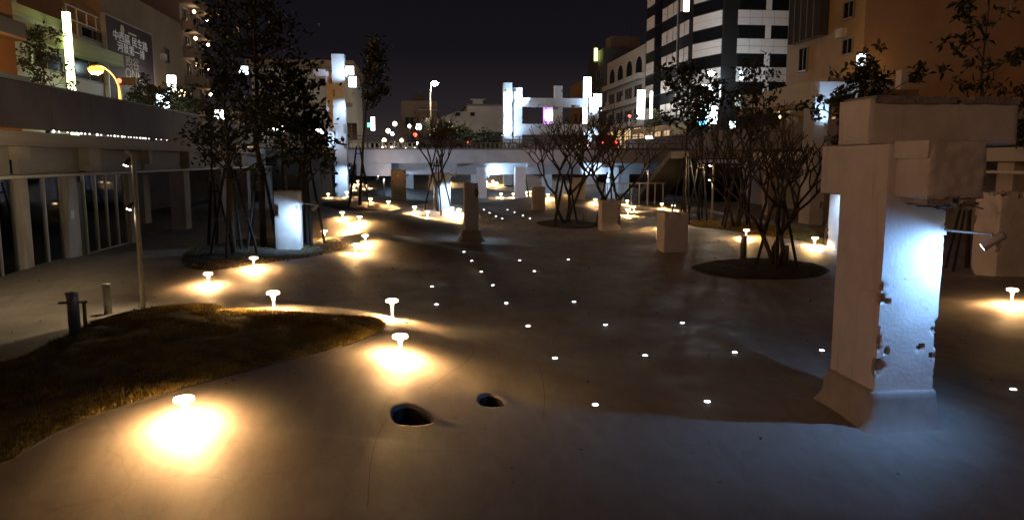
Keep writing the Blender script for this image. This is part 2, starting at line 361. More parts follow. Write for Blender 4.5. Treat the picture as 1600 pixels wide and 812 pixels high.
def island(name, pix, m, res, rise=.05, extra=()):
    """planting bed: the bed's outline on the floor, filled with a fine uneven sheet that domes out of the paving"""
    poly = smooth_poly([ground(*p)[:2] for p in pix] + list(extra))
    P = np.array(poly); x0, y0 = P.min(0) - .2; x1, y1 = P.max(0) + .2
    X, Y = np.meshgrid(np.arange(x0, x1, res), np.arange(y0, y1, res)); ins = pip(X, Y, poly); ed = edge_dist(X, Y, poly)
    sd = np.where(ins, ed, -ed); keep = sd > -.7 * res
    rng = np.random.default_rng(3)
    bum = .02 * np.sin(X * 7 + 2 * np.sin(Y * 3)) * np.sin(Y * 6 + X) + rng.normal(0, .008, X.shape)
    Z = gz(X, Y) + np.where(sd > 0, rise * (1 - np.exp(-sd / .25)) + bum * np.clip(sd / .15, 0, 1) + .004, -.02)
    # outline vertices slide onto the outline so that the edge is clean
    idx = -np.ones(X.shape, int); idx[keep] = np.arange(keep.sum())
    q = np.stack([idx[:-1, :-1], idx[:-1, 1:], idx[1:, 1:], idx[1:, :-1]], -1).reshape(-1, 4); q = q[(q >= 0).all(1)]
    V = np.stack([X[keep], Y[keep], Z[keep]], -1)
    me = bpy.data.meshes.new(name); me.from_pydata(V.tolist(), [], q.tolist()); me.update(); me.materials.append(m)
    me.polygons.foreach_set('use_smooth', np.ones(len(me.polygons), bool))
    o = struct(name, link(name, me)); 
    # a thin metal edging follows the outline, sunk into the paving
    pts = [(x, y, gzf(x, y) - .006) for x, y in poly]
    MB().tube(pts + [pts[0]], .016, 5).build('edging', DSTEEL, o)
    return o, poly
def blades(poly, n, h, m, label, name='grass', seed=1):
    rng = np.random.default_rng(seed); P = np.array(poly); lo, hi = P.min(0), P.max(0)
    xy = rng.uniform(lo, hi, (n * 3, 2)); ok = pip(xy[:, 0], xy[:, 1], poly); xy = xy[ok][:n]; n = len(xy)
    sd = edge_dist(xy[:, 0], xy[:, 1], poly)
    z = gz(xy[:, 0], xy[:, 1]) + .03 * (1 - np.exp(-sd / .25))
    clump = .55 + .45 * np.sin(xy[:, 0] * 2.7 + np.sin(xy[:, 1] * 1.9) * 2) * np.sin(xy[:, 1] * 2.3)
    hh = h * rng.uniform(.5, 1.2, n) * (.5 + clump); a = rng.uniform(0, 2 * math.pi, n); w = .004 + .006 * rng.random(n)
    lean = rng.normal(0, .55, (n, 2)) * hh[:, None]
    b = np.stack([xy[:, 0], xy[:, 1], z], -1); dv = np.stack([np.cos(a) * w, np.sin(a) * w, 0 * a], -1)
    tip = b + np.concatenate([lean, hh[:, None]], 1)
    V = np.stack([b - dv, b + dv, tip], 1).reshape(-1, 3)
    me = bpy.data.meshes.new(name); me.vertices.add(len(V)); me.vertices.foreach_set('co', V.ravel())
    me.loops.add(len(V)); me.loops.foreach_set('vertex_index', np.arange(len(V))); me.polygons.add(n); me.polygons.foreach_set('loop_start', np.arange(0, 3 * n, 3))
    me.update(calc_edges=True); me.materials.append(m); o = link(name, me); o['kind'] = 'stuff'; o['label'] = label; o['category'] = 'grass'; return o
lawn, lawn_poly = island('lawn', [(0, 730), (60, 690), (130, 655), (200, 632), (300, 603), (400, 577), (480, 556), (545, 540), (588, 522), (604, 510), (596, 502), (560, 497),
    (500, 492), (420, 487), (330, 482), (265, 479), (225, 481), (150, 505), (80, 540), (0, 575)], LAWN, .07, .06, [(-7.6, 10.6), (-6.5, 8.2)])
GRASSM = mat('dry_grass', (.36, .265, .065), .8, .5, 3, 0)
blades(lawn_poly, 150000, .062, GRASSM, 'short dry yellow-green grass covering the big curved lawn bed')
bed1, bed1_poly = island('planting_bed', [(282, 416), (320, 424), (380, 416), (440, 408), (500, 400), (535, 391), (549, 383), (530, 377), (470, 374), (400, 372), (330, 380), (285, 395)], SOIL, .12, .05)
bed2, bed2_poly = island('planting_bed', [(500, 322), (540, 330), (590, 330), (622, 326), (600, 318), (550, 314), (505, 315)], SOIL, .2, .08)
bed3, bed3_poly = island('planting_bed', [(831, 348), (860, 355), (900, 358), (940, 354), (950, 349), (900, 343), (860, 343)], SOIL, .15, .06)
bed4, bed4_poly = island('planting_bed', [(1074, 418), (1100, 410), (1150, 405), (1220, 405), (1280, 413), (1302, 424), (1280, 433), (1220, 438), (1150, 436), (1100, 429)], SOIL, .1, .06)
bed5, bed5_poly = island('planting_bed', [(1068, 352), (1120, 358), (1180, 366), (1240, 374), (1300, 386), (1345, 396), (1350, 374), (1260, 360), (1180, 349), (1100, 342)], LAWN, .15, .06)
blades(bed5_poly, 26000, .10, GRASSM, 'grass strip in front of the right-hand gallery', seed=2)
blades(bed1_poly, 9000, .07, GRASSM, 'sparse grass tufts in the bed under the tall staked trees', seed=4)
# joints cast into the paving
def joint(pix, w=.0045):
    P = [ground(*p)[:2] for p in pix]; Q = []
    for a, b in zip(P[:-1], P[1:]):
        for t in np.linspace(0, 1, 12, endpoint=False): Q.append((a[0] + (b[0] - a[0]) * t, a[1] + (b[1] - a[1]) * t))
    for _ in range(8): Q = [Q[0]] + [((Q[i - 1][0] + 2 * Q[i][0] + Q[i + 1][0]) / 4, (Q[i - 1][1] + 2 * Q[i][1] + Q[i + 1][1]) / 4) for i in range(1, len(Q) - 1)] + [Q[-1]]
    m = MB()
    for i, (x, y) in enumerate(Q):
        a, b = Q[max(0, i - 1)], Q[min(len(Q) - 1, i + 1)]; d = Vector((b[0] - a[0], b[1] - a[1])).normalized(); nx, ny = -d.y, d.x
        for sgn in (-1, 1): m.v.append((x + nx * w * sgn, y + ny * w * sgn, gzf(x + nx * w * sgn, y + ny * w * sgn) + .005))
        if i: k = 2 * i; m.f.append((k - 2, k - 1, k + 1, k))
    m.build('joint', mat('joint_filler', (.17, .152, .135), .9, .3, 20), floor)
for pix in ([(733, 535), (742, 552), (722, 572), (690, 592), (668, 610)], [(604, 655), (586, 690), (578, 730), (574, 800)], [(836, 560), (848, 590), (852, 630), (846, 660)],
            [(455, 470), (480, 455), (520, 443), (580, 432), (650, 424)], [(1500, 510), (1560, 540), (1600, 552)]): joint(pix)
# floor drains / water inlets in the paving
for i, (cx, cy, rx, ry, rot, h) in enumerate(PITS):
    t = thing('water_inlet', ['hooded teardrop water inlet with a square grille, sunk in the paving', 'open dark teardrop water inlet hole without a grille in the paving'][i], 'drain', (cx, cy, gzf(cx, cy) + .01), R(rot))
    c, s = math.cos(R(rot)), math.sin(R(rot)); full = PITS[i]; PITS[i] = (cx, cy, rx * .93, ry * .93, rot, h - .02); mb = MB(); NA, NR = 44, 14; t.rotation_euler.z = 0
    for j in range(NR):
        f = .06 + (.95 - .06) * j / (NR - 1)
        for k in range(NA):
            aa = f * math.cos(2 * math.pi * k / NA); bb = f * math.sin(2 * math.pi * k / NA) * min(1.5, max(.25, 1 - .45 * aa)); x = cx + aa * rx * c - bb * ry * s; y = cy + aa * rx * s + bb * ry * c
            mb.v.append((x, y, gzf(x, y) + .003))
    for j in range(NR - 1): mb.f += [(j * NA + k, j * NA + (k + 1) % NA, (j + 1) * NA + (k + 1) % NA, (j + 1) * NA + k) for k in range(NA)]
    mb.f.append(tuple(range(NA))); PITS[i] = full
    rimp = []
    for k in range(NA):
        aa = 1.03 * math.cos(2 * math.pi * k / NA); bb = 1.03 * math.sin(2 * math.pi * k / NA) * min(1.5, max(.25, 1 - .45 * aa)); x = cx + aa * rx * c - bb * ry * s; y = cy + aa * rx * s + bb * ry * c; rimp.append((x - cx, y - cy, gzf(x, y) - t.location.z + .002))
    MB().tube(rimp + [rimp[0]], .006, 6).build('rim', COLLAR, t, True)
    o = mb.build('shade_liner', mat('inlet_shade_black', (.010, .009, .008), .55, .3, 10), t, True); o.location = -wloc(t)  # black liner: the shade inside the inlet is put into its colour
    if i == 0:
        g = MB().box((-.24, -.02, .02), (-.05, .03, .16)).build('grille_box', DSTEEL, t)
        fr = MB()
        for a, b in (((-.25, -.035, .02), (-.04, -.02, .04)), ((-.25, -.035, .15), (-.04, -.02, .17)), ((-.25, -.035, .04), (-.235, -.02, .15)), ((-.055, -.035, .04), (-.04, -.02, .15))): fr.box(a, b)
        fr.build('grille_frame', GALV, t)

# ------------------------------------------------------------------ streets, retaining walls, ground beyond
def slab(name, lo, hi, m): return struct(name, MB().box(lo, hi).build(name, m))
slab('road', (-220, -30, 4.0), (-13.3, 420, 4.3), ASPHALT)
slab('road', (22.3, -30, 3.8), (220, 420, 4.15), ASPHALT)
slab('ground', (-13.3, 125, 3.6), (22.3, 420, 4.2), ASPHALT)
struct('ground', MB().box((-1500, -1500, -8), (1500, 2500, -7.5)).build('ground', SOIL))
slab('terrace', (-13.2, -30, 0), (23, -4, .05), PAVING)

# ------------------------------------------------------------------ path lights
def path_light_proto():
    t = thing('path_light', 'white mushroom path light', 'path light')
    MB().lathe([(.050, -.03), (.050, .012), (.026, .02), (.024, .10), (.027, .22), (.036, .30), (.055, .35), (.075, .372)], 14).build('stem', mat('lamp_paint', (.78, .77, .74), .5, .03, 10), t, True)
    hd = MB().lathe([(.075, .392), (.128, .396), (.137, .41), (.134, .428), (.10, .44), (.01, .444)], 20).build('head', PATHHEAD, t, True)
    sk = MB(); n = 20; prof = [(.131, .394), (.131, .381), (.1365, .381), (.1365, .400)]
    for r_, z_ in prof: sk.v += [(r_ * math.cos(2 * math.pi * k / n), r_ * math.sin(2 * math.pi * k / n), z_) for k in range(n)]
    for j in range(3): sk.f += [(j * n + k, j * n + (k + 1) % n, (j + 1) * n + (k + 1) % n, (j + 1) * n + k) for k in range(n)]
    sk.build('skirt', PATHHEAD, hd, True)
    ln = MB(); n = 12
    for k in range(n): a = 2 * math.pi * k / n; ln.v += [(.078 * math.cos(a), .078 * math.sin(a), .388), (.125 * math.cos(a), .125 * math.sin(a), .388)]
    for k in range(n): a = 2 * k; b = 2 * ((k + 1) % n); ln.f.append((a, b, b + 1, a + 1))
    o = ln.build('lens', PATHLENS, hd); return t
PL = path_light_proto(); first = [True]
def path_light(px, py, label, group):
    x, y, z = ground(px, py); t = PL if first[0] else copytree(PL); first[0] = False
    t.location = (x, y, z); t.scale = (.84,) * 3; t.rotation_euler.z = random.uniform(0, 6); t['label'] = label; t['group'] = group; return t
near_l = [(290, 668, 'glowing mushroom path light on the near outer edge of the curved lawn'), (626, 560, 'glowing mushroom path light on paving between lawn tip and teardrop inlets'),
          (613, 497, 'glowing mushroom path light on the crest just past the lawn tip'), (428, 486, 'glowing mushroom path light on the far lawn edge, midway to the steel lamp post'),
          (326, 447, 'mushroom path light lit beside the tree bed, opposite the steel lamp post'), (397, 421, 'mushroom path light lit beside the tree bed, in front of the floodlit stub column'),
          (1580, 476, 'mushroom path light lit to the right of the big broken pillar'), (1273, 386, 'mushroom path light at the grass strip nearest the blazing white column'),
          (1166, 373, 'mushroom path light at the grass strip behind the dark round tree bed')]
for px, py, lb in near_l: path_light(px, py, lb, 'mushroom path lights')
for px, py in ((556, 398), (571, 383), (507, 375), (545, 362), (562, 350), (535, 343)): path_light(px, py, 'mushroom path light in the cluster at the tip of the tall tree bed', 'mushroom path lights at the tree bed tip')
for px, py in ((607, 323), (579, 319), (648, 333), (668, 341), (706, 335), (717, 337)): path_light(px, py, 'mushroom path light on the mounds around the bright staked column', 'mushroom path lights on the middle mounds')
for px, py in ((930, 319), (981, 337), (990, 331), (980, 321), (1034, 326), (1052, 329), (1036, 357)): path_light(px, py, 'mushroom path light on the bank between the stub columns and stairs', 'mushroom path lights on the right bank')
for px, py in ((783, 309), (802, 309), (822, 306), (829, 305), (856, 311), (893, 305), (760, 289), (770, 288), (776, 291), (694, 290), (701, 287), (559, 288), (553, 297), (573, 295), (542, 308), (513, 309), (499, 312)):
    path_light(px, py, 'small distant mushroom path light by the bridge supports', 'mushroom path lights by the bridge')

# ------------------------------------------------------------------ floor lights (mist fountain spots)
fl0 = None
FL = [(930, 633), (1105, 628), (867, 560), (1008, 556), (1148, 551), (1284, 548), (825, 510), (946, 508), (1066, 505), (682, 476), (791, 474), (897, 472), (675, 448), (770, 446), (752, 425),
      (835, 424), (737, 408), (812, 407), (888, 406), (725, 394), (1583, 609), (756, 328), (765, 333), (775, 338), (785, 342), (793, 328), (804, 332), (817, 337), (828, 342)]
for px, py in FL:
    x, y, z = ground(px, py)
    if fl0 is None:
        t = thing('floor_light', 'small white light set flush in the dark paving of the fountain field', 'floor light', group='floor lights of the fountain field')
        MB().lathe([(.105, -.02), (.105, .006), (.085, .010)], 16).build('rim', GALV, t); MB().lathe([(.07, .0), (.066, .016), (.03, .022)], 12).build('lens', GROUNDLED, t); fl0 = t
    else: t = copytree(fl0)
    t.location = (x, y, z); t.scale = (.62, .62, 1)

# ------------------------------------------------------------------ arm spotlights
def spotlight(base, head, aim, power, label, size=110, col=(.42, .66, 1.0), blend=1.0):
    base, head, aim = Vector(base), Vector(head), Vector(aim)
    t = thing('arm_spotlight', label, 'spotlight', base); d = (aim - head).normalized(); h = head - base
    MB().box((-.05, -.05, -.06), (.05, .05, .06)).build('bracket', STEEL, t)
    MB().tube([(0, 0, 0), tuple(h * .96 + Vector((0, 0, .09))), tuple(h + Vector((0, 0, .10)))], .014, 8).build('arm', STEEL, t, True)
    MB().tube([tuple(h + Vector((0, 0, .10))), tuple(h + Vector((0, 0, .02)))], .018, 8).build('swivel', STEEL, t)
    b = MB().tube([tuple(h - d * .16), tuple(h - d * .14), tuple(h + d * .09), tuple(h + d * .11)], [.035, .052, .052, .058], 14).build('lamp_body', STEEL, t, True)
    MB().tube([tuple(h + d * .106), tuple(h + d * .113)], [.046, .046], 12).build('lens', COOL, b)
    l = bpy.data.lights.new('spot', 'SPOT'); l.energy = power; l.spot_size = R(size); l.spot_blend = blend; l.shadow_soft_size = .03; l.color = col
    lo = bpy.data.objects.new('spot_lamp', l); COL.objects.link(lo); lo.parent = t; lo.location = h + d * .14; lo.rotation_euler = d.to_track_quat('-Z', 'Y').to_euler()
    return t

# ------------------------------------------------------------------ the big broken pillar
PX, PY = 5.68, 8.72                       # near-left arris of the shaft
W, D = .80, 1.06
t = thing('broken_pillar', 'huge broken white concrete pillar with sawn beam stubs on top', 'pillar', (PX + W / 2, PY + D / 2, 0))
rough('shaft', t, (PX, PY, .30), (PX + W, PY + D, 3.10), res=.03, amp=.005, chip=.06, seed=1, holes=[(PX + .10, PY, 1.72, .04), (PX + .13, PY, 1.08, .045), (PX + .60, PY, 1.12, .05), (PX + .76, PY, 1.0, .05), (PX + .0, PY, .88, .10)])
rough('beam_stub', t, (PX - .004, PY + .02, 3.02), (PX + W * .9, PY + 1.62, 3.70), res=.04, chip=.035, amp=.005, seed=2, rnd=.02)
fs = rough('broken_stub', t, (PX + .10, PY - .62, 3.04), (PX + .84, PY + .05, 3.72), res=.04, amp=.008, chip=.045, seed=3, rnd=.03, jag=(1, -1, .025))
rough('stub_cap', t, (PX + .075, PY - .60, 3.52), (PX + .20, PY + .03, 3.728), res=.05, amp=.01, chip=.06, seed=9)
rough('torn_underside', t, (PX + .16, PY - .58, 2.985), (PX + .80, PY - .05, 3.06), m=CORE, res=.035, amp=.03, chip=.10, seed=5)
rough('cross_beam', t, (PX - .05, PY + .42, 3.69), (PX + 2.06, PY + 1.16, 4.29), res=.04, amp=.008, chip=.06, seed=4, rnd=.03)
rough('beam_crust', t, (PX + .03, PY + .40, 4.22), (PX + 2.02, PY + 1.13, 4.315), m=mat('crust', (.30, .29, .29), .95, .35, 9, .9, 30), res=.05, amp=.022, chip=.10, seed=6)
def collar(name, parent, lo, hi, z0, z1, flare, m=COLLAR):
    m_ = MB(); n = 12; rings = [(flare * 1.5, z0 - .05), (flare, z0 + .05), (flare * .62, z0 + (z1 - z0) * .35), (flare * .45, z0 + (z1 - z0) * .8), (flare * .38, z1 - .03), (flare * .25, z1), (-.02, z1 + .004)]
    cx, cy = (lo[0] + hi[0]) / 2, (lo[1] + hi[1]) / 2; hx, hy = (hi[0] - lo[0]) / 2, (hi[1] - lo[1]) / 2; ring = []
    for j, (f, z) in enumerate(rings):
        r_ = .12
        for q in range(4):
            sx_, sy_ = [(1, 1), (-1, 1), (-1, -1), (1, -1)][q]
            for k in range(n // 2 + 1):
                a = math.pi / 2 * (q + k / (n // 2)); ex, ey = hx + f, hy + f; rr = min(r_, ex * .5)
                x = cx + sx_ * (ex - rr) + rr * math.cos(a); y = cy + sy_ * (ey - rr) + rr * math.sin(a); nn = noise.noise(Vector((x * 2, y * 2, z * 2))) * .02
                m_.v.append((x + nn, y - nn, z + nn * .6))
    N = 4 * (n // 2 + 1)
    for j in range(len(rings) - 1):
        for k in range(N): k2 = (k + 1) % N; m_.f.append((j * N + k, j * N + k2, (j + 1) * N + k2, (j + 1) * N + k))
    m_.f.append(tuple((len(rings) - 1) * N + k for k in range(N)))
    o = m_.build(name, m, parent, True); o.location = -wloc(parent); return o
collar('plinth', t, (PX, PY), (PX + W, PY + D), .06, .56, .17)
for k in range(5):
    zz = 2.97 - .03 * (k % 2); MB().tube([(PX + .2 + .13 * k, PY - .1, zz), (PX + .21 + .13 * k, PY - .45, zz + .01), (PX + .2 + .13 * k, PY - .68 - .05 * (k % 3), zz - .03)], .009, 6).build('rebar', mat('rust', (.10, .045, .02), .9, .4, 20), t).location = -wloc(t)
spotlight((PX + W + .02, PY + .10, 2.62), (PX + W + .30, PY - .44, 2.52), (PX + .62, PY, 2.0), 215, 'arm spotlight aimed at the big broken pillar, cool white', 140, (.23, .50, 1.0))

# ------------------------------------------------------------------ stub columns around the park
BY = 60.5
def stub(px, pb, pt, w, label, d=None, plinth=.0, chip=.06, seed=0, rise=0):
    x, y, z = ground(px, pb); d = d or w; top = on_y(px, pt, y)[2]
    t = thing('stub_column', label, 'column', (x, y + d / 2, z))
    rough('shaft', t, (x - w / 2, y, z - .3), (x + w / 2, y + d, top), res=.07, chip=chip * 1.6, amp=.012, seed=seed, rnd=.02, jag=(2, 1, .07))
    if plinth: collar('plinth', t, (x - w / 2, y), (x + w / 2, y + d), z, z + plinth, .26)
    return x, y, z, top, d
x, y, z, tp, d = stub(450, 392, 297, .80, 'floodlit white stub column in the tall tree bed', .7, seed=11)
spotlight((x + .42, y + .30, tp - .45), (x + 1.0, y - .55, tp - .55), (x + .05, y, tp - 1.35), 260, 'arm spotlight on the floodlit stub column in the tree bed', 120)
x, y, z, tp, d = stub(737, 377, 285, .62, 'slender grey column stump with stepped plinth in the middle of the plaza', .62, plinth=.5, seed=12)
spotlight((x, y + .68, 1.9), (x + .35, y + 1.35, 1.95), (x, y + .62, .8), 70, 'arm spotlight hidden behind the slender column with stepped plinth', 130)
x, y, z, tp, d = stub(1056, 394, 332, .92, 'squat grey stub column on a low dark plinth, biggest of the stubs', .9, seed=13)
stub(955, 360, 313, .88, 'round-shouldered pale stub column beside the leaning bare trees', .8, seed=14, chip=.1)
stub(842, 328, 291, .85, 'far square stub column standing in front of the bridge opening', .8, seed=15)
x, y, z, tp, d = stub(1326, 392, 300, .8, 'blazing white lit column behind the big broken pillar', .8, seed=16)
spotlight((x - .4, y + .2, 2.75), (x - 1.1, y - .9, 2.7), (x - .3, y, 1.3), 420, 'arm spotlight in front of the blazing white column', 90)
stub(1584, 432, 300, 1.15, 'broad brown broken column at the right edge, behind the black stakes', 1.0, seed=17, chip=.12)
x, y, z, tp, d = stub(691, 329, 270, .95, 'bright floodlit column behind the small bare staked tree', .8, seed=18)
spotlight((x + .5, y + .1, tp - .2), (x + .7, y - 1.1, tp - .1), (x, y, 1.0), 520, 'arm spotlight aimed at the bright column behind the small bare tree', 80)
x, y, z, tp, d = stub(623, 312, 265, 1.0, 'grey broken column stump left of the bridge opening', .9, seed=19)
spotlight((x + .2, y + .95, tp - .3), (x + .6, y + 1.5, tp - .4), (x + 3, y + 6, tp + 1.2), 600, 'arm spotlight on the grey stump left of the bridge opening', 120)
spotlight((-3.2, BY - 2.2, 2.0), (-3.2, BY - 3.0, 2.1), (-2.5, BY, 3.9), 300, 'arm spotlight in front of the bridge beam near the narrow upright tree', 150, (.92, .86, .95))
t_ = thing('lamp_stake', 'short stake carrying the spotlight in front of the bridge beam', 'stake', (-3.2, BY - 2.2, .2)); MB().tube([(0, 0, 0), (0, 0, 1.8)], .05, 8).build('pole', STEEL, t_); MB().lathe([(.14, -.3), (.14, .02), (.06, .03)], 10).build('foot', GALV, t_)
spotlight((8.0, BY - 8.2, 1.9), (8.0, BY - 7.2, 2.2), (8.0, BY, 3.9), 420, 'added arm spotlight behind the far square stub, brightening the bridge beam', 130, (.92, .86, .95))  # extra spotlight, added to brighten the bridge fascia
x, y, z, tp, d = stub(905, 312, 277, 1.0, 'pale grey column under the bridge, right of the big bare tree', .9, seed=20)

# tall lit pillar by the left end of the bridge
x0, y0 = -6.9, 57.5
t = thing('tall_pillar', 'tall narrow white pillar rising far above the bridge, lit icy blue', 'pillar', (x0 + .6, y0 + .6, 0))
rough('shaft', t, (x0 + .15, y0, 0), (x0 + 1.05, y0 + 1.0, 11.2), res=.18, chip=.10, amp=.012, seed=21)
rough('fin', t, (x0 - .35, y0 + .25, 4.4), (x0 + .14, y0 + .85, 9.9), res=.2, chip=.15, amp=.02, seed=22)
rough('cornice', t, (x0 - 1.2, y0 + .15, 9.6), (x0 + 1.3, y0 + .95, 10.1), res=.15, chip=.12, amp=.02, seed=23)
spotlight((x0 + 1.2, y0 + .2, 9.6), (x0 + 1.7, y0 - 1.0, 9.3), (x0 + .6, y0, 10.6), 420, 'upper arm spotlight on the tall lit pillar', 110)
spotlight((x0 + 1.2, y0 + .2, 8.0), (x0 + 1.7, y0 - 1.0, 8.2), (x0 + .5, y0, 6.2), 520, 'middle arm spotlight on the tall lit pillar', 100)
spotlight((x0 + 1.2, y0 + .2, 2.9), (x0 + 1.6, y0 - 1.1, 3.2), (x0 + .5, y0, 1.6), 420, 'lowest arm spotlight on the tall lit pillar', 100)
spotlight((x0 - .75, y0 + .5, 5.6), (x0 - 1.0, y0 - .7, 5.4), (x0 + .2, y0, 4.9), 220, 'side arm spotlight on the tall lit pillar above the bridge deck', 90)

# open white frame left standing beyond the bridge
FY = 78
t = thing('concrete_frame', 'open white concrete frame of columns and beams beyond the bridge', 'ruin', (12.5, FY, 1.2))
def fr(name, a, b, s, **k): rough(name, t, a, b, res=.22, chip=.10, amp=.012, seed=s, **k)
fr('column', (8.05, FY, .9), (8.95, FY + .9, 11.35), 31); fr('column', (9.15, FY + .15, .9), (10.0, FY + 1.0, 10.9), 32); fr('column', (17.0, FY, .9), (18.05, FY + 1, 10.0), 33)
fr('post', (13.4, FY + .1, 9.85), (14.2, FY + .9, 11.1), 34); fr('beam', (10.02, FY + .1, 8.95), (17.0, FY + .9, 9.85), 35); fr('beam', (10.02, FY + .1, 6.1), (17.0, FY + .9, 7.2), 36)
fr('post', (13.3, FY + .2, 7.22), (14.25, FY + .8, 8.93), 37)
for hx, hz, ax, az, pw, lb in ((8.1, 10.4, 8.6, 9.2, 900, 'arm spotlight at the top of the white frame, outer column'), (10.6, 9.3, 9.6, 10.3, 1100, 'arm spotlight lighting the bright head of the white frame'),
                               (7.9, 6.0, 8.6, 7.0, 900, 'arm spotlight low on the double column of the white frame'), (18.3, 8.6, 17.5, 9.4, 1000, 'arm spotlight at the far end column of the white frame'), (16.6, 6.4, 17.5, 5.4, 1000, 'arm spotlight low on the end column of the white frame')):
    spotlight((hx, FY - .05, hz), (hx, FY - 1.3, hz + .05), (ax, FY, az), pw, lb, 110)

# ------------------------------------------------------------------ bridge
t = thing('bridge', 'low concrete road bridge crossing the sunken park', 'bridge', (3, BY, 0))
def bp(name, lo, hi, m=GREY): return pbox(name, t, lo, hi, m)
bp('deck', (-12.9, BY, 3.75), (21.8, BY + 11.5, 4.25)); bp('fascia_beam', (-6, BY - .25, 3.25), (21.8, BY - .003, 4.3))
bp('end_block', (-5.4, BY - .3, 2.25), (-2.7, BY + 2, 3.24)); bp('kerb', (-12.9, BY - .3, 4.305), (21.8, BY + .2, 4.45), DARKW)
for yy in (BY + 2.5, BY + 6, BY + 10): bp('cross_beam', (-12.9, yy, 2.3), (21.8, yy + .7, 3.74))
for xx in (-11.5, -4.8, 1.9, 8.4, 14.6): bp('girder', (xx, BY + .01, 2.9), (xx + .6, BY + 11.3, 3.74), GREY)
for xx, yy in ((-9.5, 2.4), (4.2, 2.4), (7.3, .8), (15.5, 2.4), (-9.5, 9.9), (-2, 9.9), (4.2, 9.9), (11, 9.9), (18.5, 9.9)): bp('column', (xx, BY + yy, -.2), (xx + .85, BY + yy + .85, 2.9), WHITE)
for k in range(23):
    xx = -12 + k * 1.5; bp('railing_post', (xx, BY - .08, 4.45), (xx + .06, BY - .02, 5.35), DSTEEL)
for zz in (4.8, 5.08, 5.35): bp('rail', (-12.9, BY - .075, zz), (21.8, BY - .025, zz + .045), DSTEEL)
t = thing('guard_rail', 'white barred guard rail along the far side of the bridge', 'railing', (4, BY + 9, 4.25))
for k in range(72): pbox('bar', t, (-8 + k * .42, BY + 9, 4.28), (-7.84 + k * .42, BY + 9.06, 5.0), STEEL)
pbox('rail', t, (-8, BY + 8.98, 5.0), (22, BY + 9.08, 5.08), STEEL)
for hx, lb in ((-3.9, 'arm spotlight under the bridge near its heavy end block'), (5.2, 'arm spotlight under the bridge by the twin pale columns'), (13.4, 'arm spotlight under the bridge behind the bare trees')):
    spotlight((hx, BY + 2.4, 2.2), (hx, BY + 1.6, 2.0), (hx + 2.2, BY + 3.6, 2.9), 800, lb, 150)

# ------------------------------------------------------------------ left gallery under the street
def rx(x, a, b, yt, yb):
    """place and size, on the plane x, of what the photograph shows in this rectangle -> y0, y1, z0, z1"""
    ym = (yt + yb) / 2; m = (a + b) / 2; q = sorted((on_x(a, ym, x)[1], on_x(b, ym, x)[1]))
    return q[0], q[1], on_x(m, yb, x)[2], on_x(m, yt, x)[2]
t = thing('gallery', 'long glazed gallery under the street with white canopy beam, beside the lawn', 'gallery', (-13, 30, 0))
GL = -12.5
def gp(name, lo, hi, m): return pbox(name, t, lo, hi, m)
gp('canopy_beam', (-13.3, 4, 3.93), (GL + .15, 92, 4.38), mat('canopy_paint', (.56, .50, .44), .8, .1, 2, .1, 20, stain=.2))
gp('ceiling', (-19, 4, 3.86), (-13.31, 92, 3.95), GREY); gp('back_wall', (-19.3, 4, -.3), (-19.0, 92, 3.9), GREY); gp('floor', (-19, 4, -.3), (-13.2, 92, .03), PAVING)
gp('end_wall', (-19, 91.7, 0), (-13, 92, 3.9), GREY)
for yy, w, zb in ((24.9, .5, 3.5), (29.6, .95, 3.1), (35.7, .4, 3.3), (41.5, .9, 3.1), (47.5, .5, 3.3), (53, .8, 3.1), (19.5, .6, 3.3), (60, .6, 3.2)):
    gp('beam_end', (GL - .75, yy, zb), (GL + .12, yy + w, 3.92), MATS['canopy_paint'])
LINT = mat('lintel_paint', (.42, .38, .34), .8, .1, 2)
for yy0, yy1 in ((4, 19.49), (20.12, 24.88), (25.42, 29.58), (30.57, 35.68), (36.12, 41.48), (42.42, 47.48), (48.02, 52.98), (53.82, 59.98), (60.62, 91.5)): gp('lintel', (GL - .45, yy0, 3.05), (GL - .25, yy1, 3.925), LINT)
CPAINT = mat('gallery_column_paint', (.52, .47, .42), .8, .12, 3, .1, 20, stain=.2)
for yy, w in ((24.6, .55), (27.6, .9), (19.0, .6), (33.2, .5)): gp('column', (GL - .35, yy, -.1), (GL + .1, yy + w, 3.04), CPAINT)
for yy, xx in ((39.5, GL - .3), (46.5, GL - .3), (53, GL - .3), (60.5, GL - .3), (67, GL - .3), (43, -16), (50, -16)): gp('column', (xx, yy, -.1), (xx + .7, yy + .9, 3.04), CPAINT)
for a, b in ((19.65, 24.55), (25.2, 27.55), (29.3, 33.15)):
    n = max(2, int((b - a) / .85)); st = (b - a) / n
    for k in range(n):
        pn = gp('glass_pane', (GL - .06, a + k * st + .04, .08), (GL - .045, a + (k + 1) * st - .04, 3.0), GLASS)
    for k in range(n + 1): gp('mullion', (GL - .1, a + k * st - .035, .03), (GL + .0, a + k * st + .035, 3.04), ALU)
    gp('sill', (GL - .12, a, -.05), (GL + .02, b, .07), ALU)
gp('door', (GL - .12, 28.55, .03), (GL - .06, 29.25, 2.7), DSTEEL)
gp('notice', (GL + .101, 27.85, 1.45), (GL + .11, 28.1, 1.75), TILEW)
t2 = thing('rail_pipe', 'long grey pipe rail running in front of the glazed gallery', 'pipe', (GL + .5, 35, 3.0))
MB().tube([(0, -28, 0), (0, 40, 0)], .055, 10).build('pipe', STEEL, t2, True)
for k in range(10): MB().tube([(0, -26 + 7 * k, 0), (-.35, -26 + 7 * k, .05)], .025, 6).build('bracket', STEEL, t2)
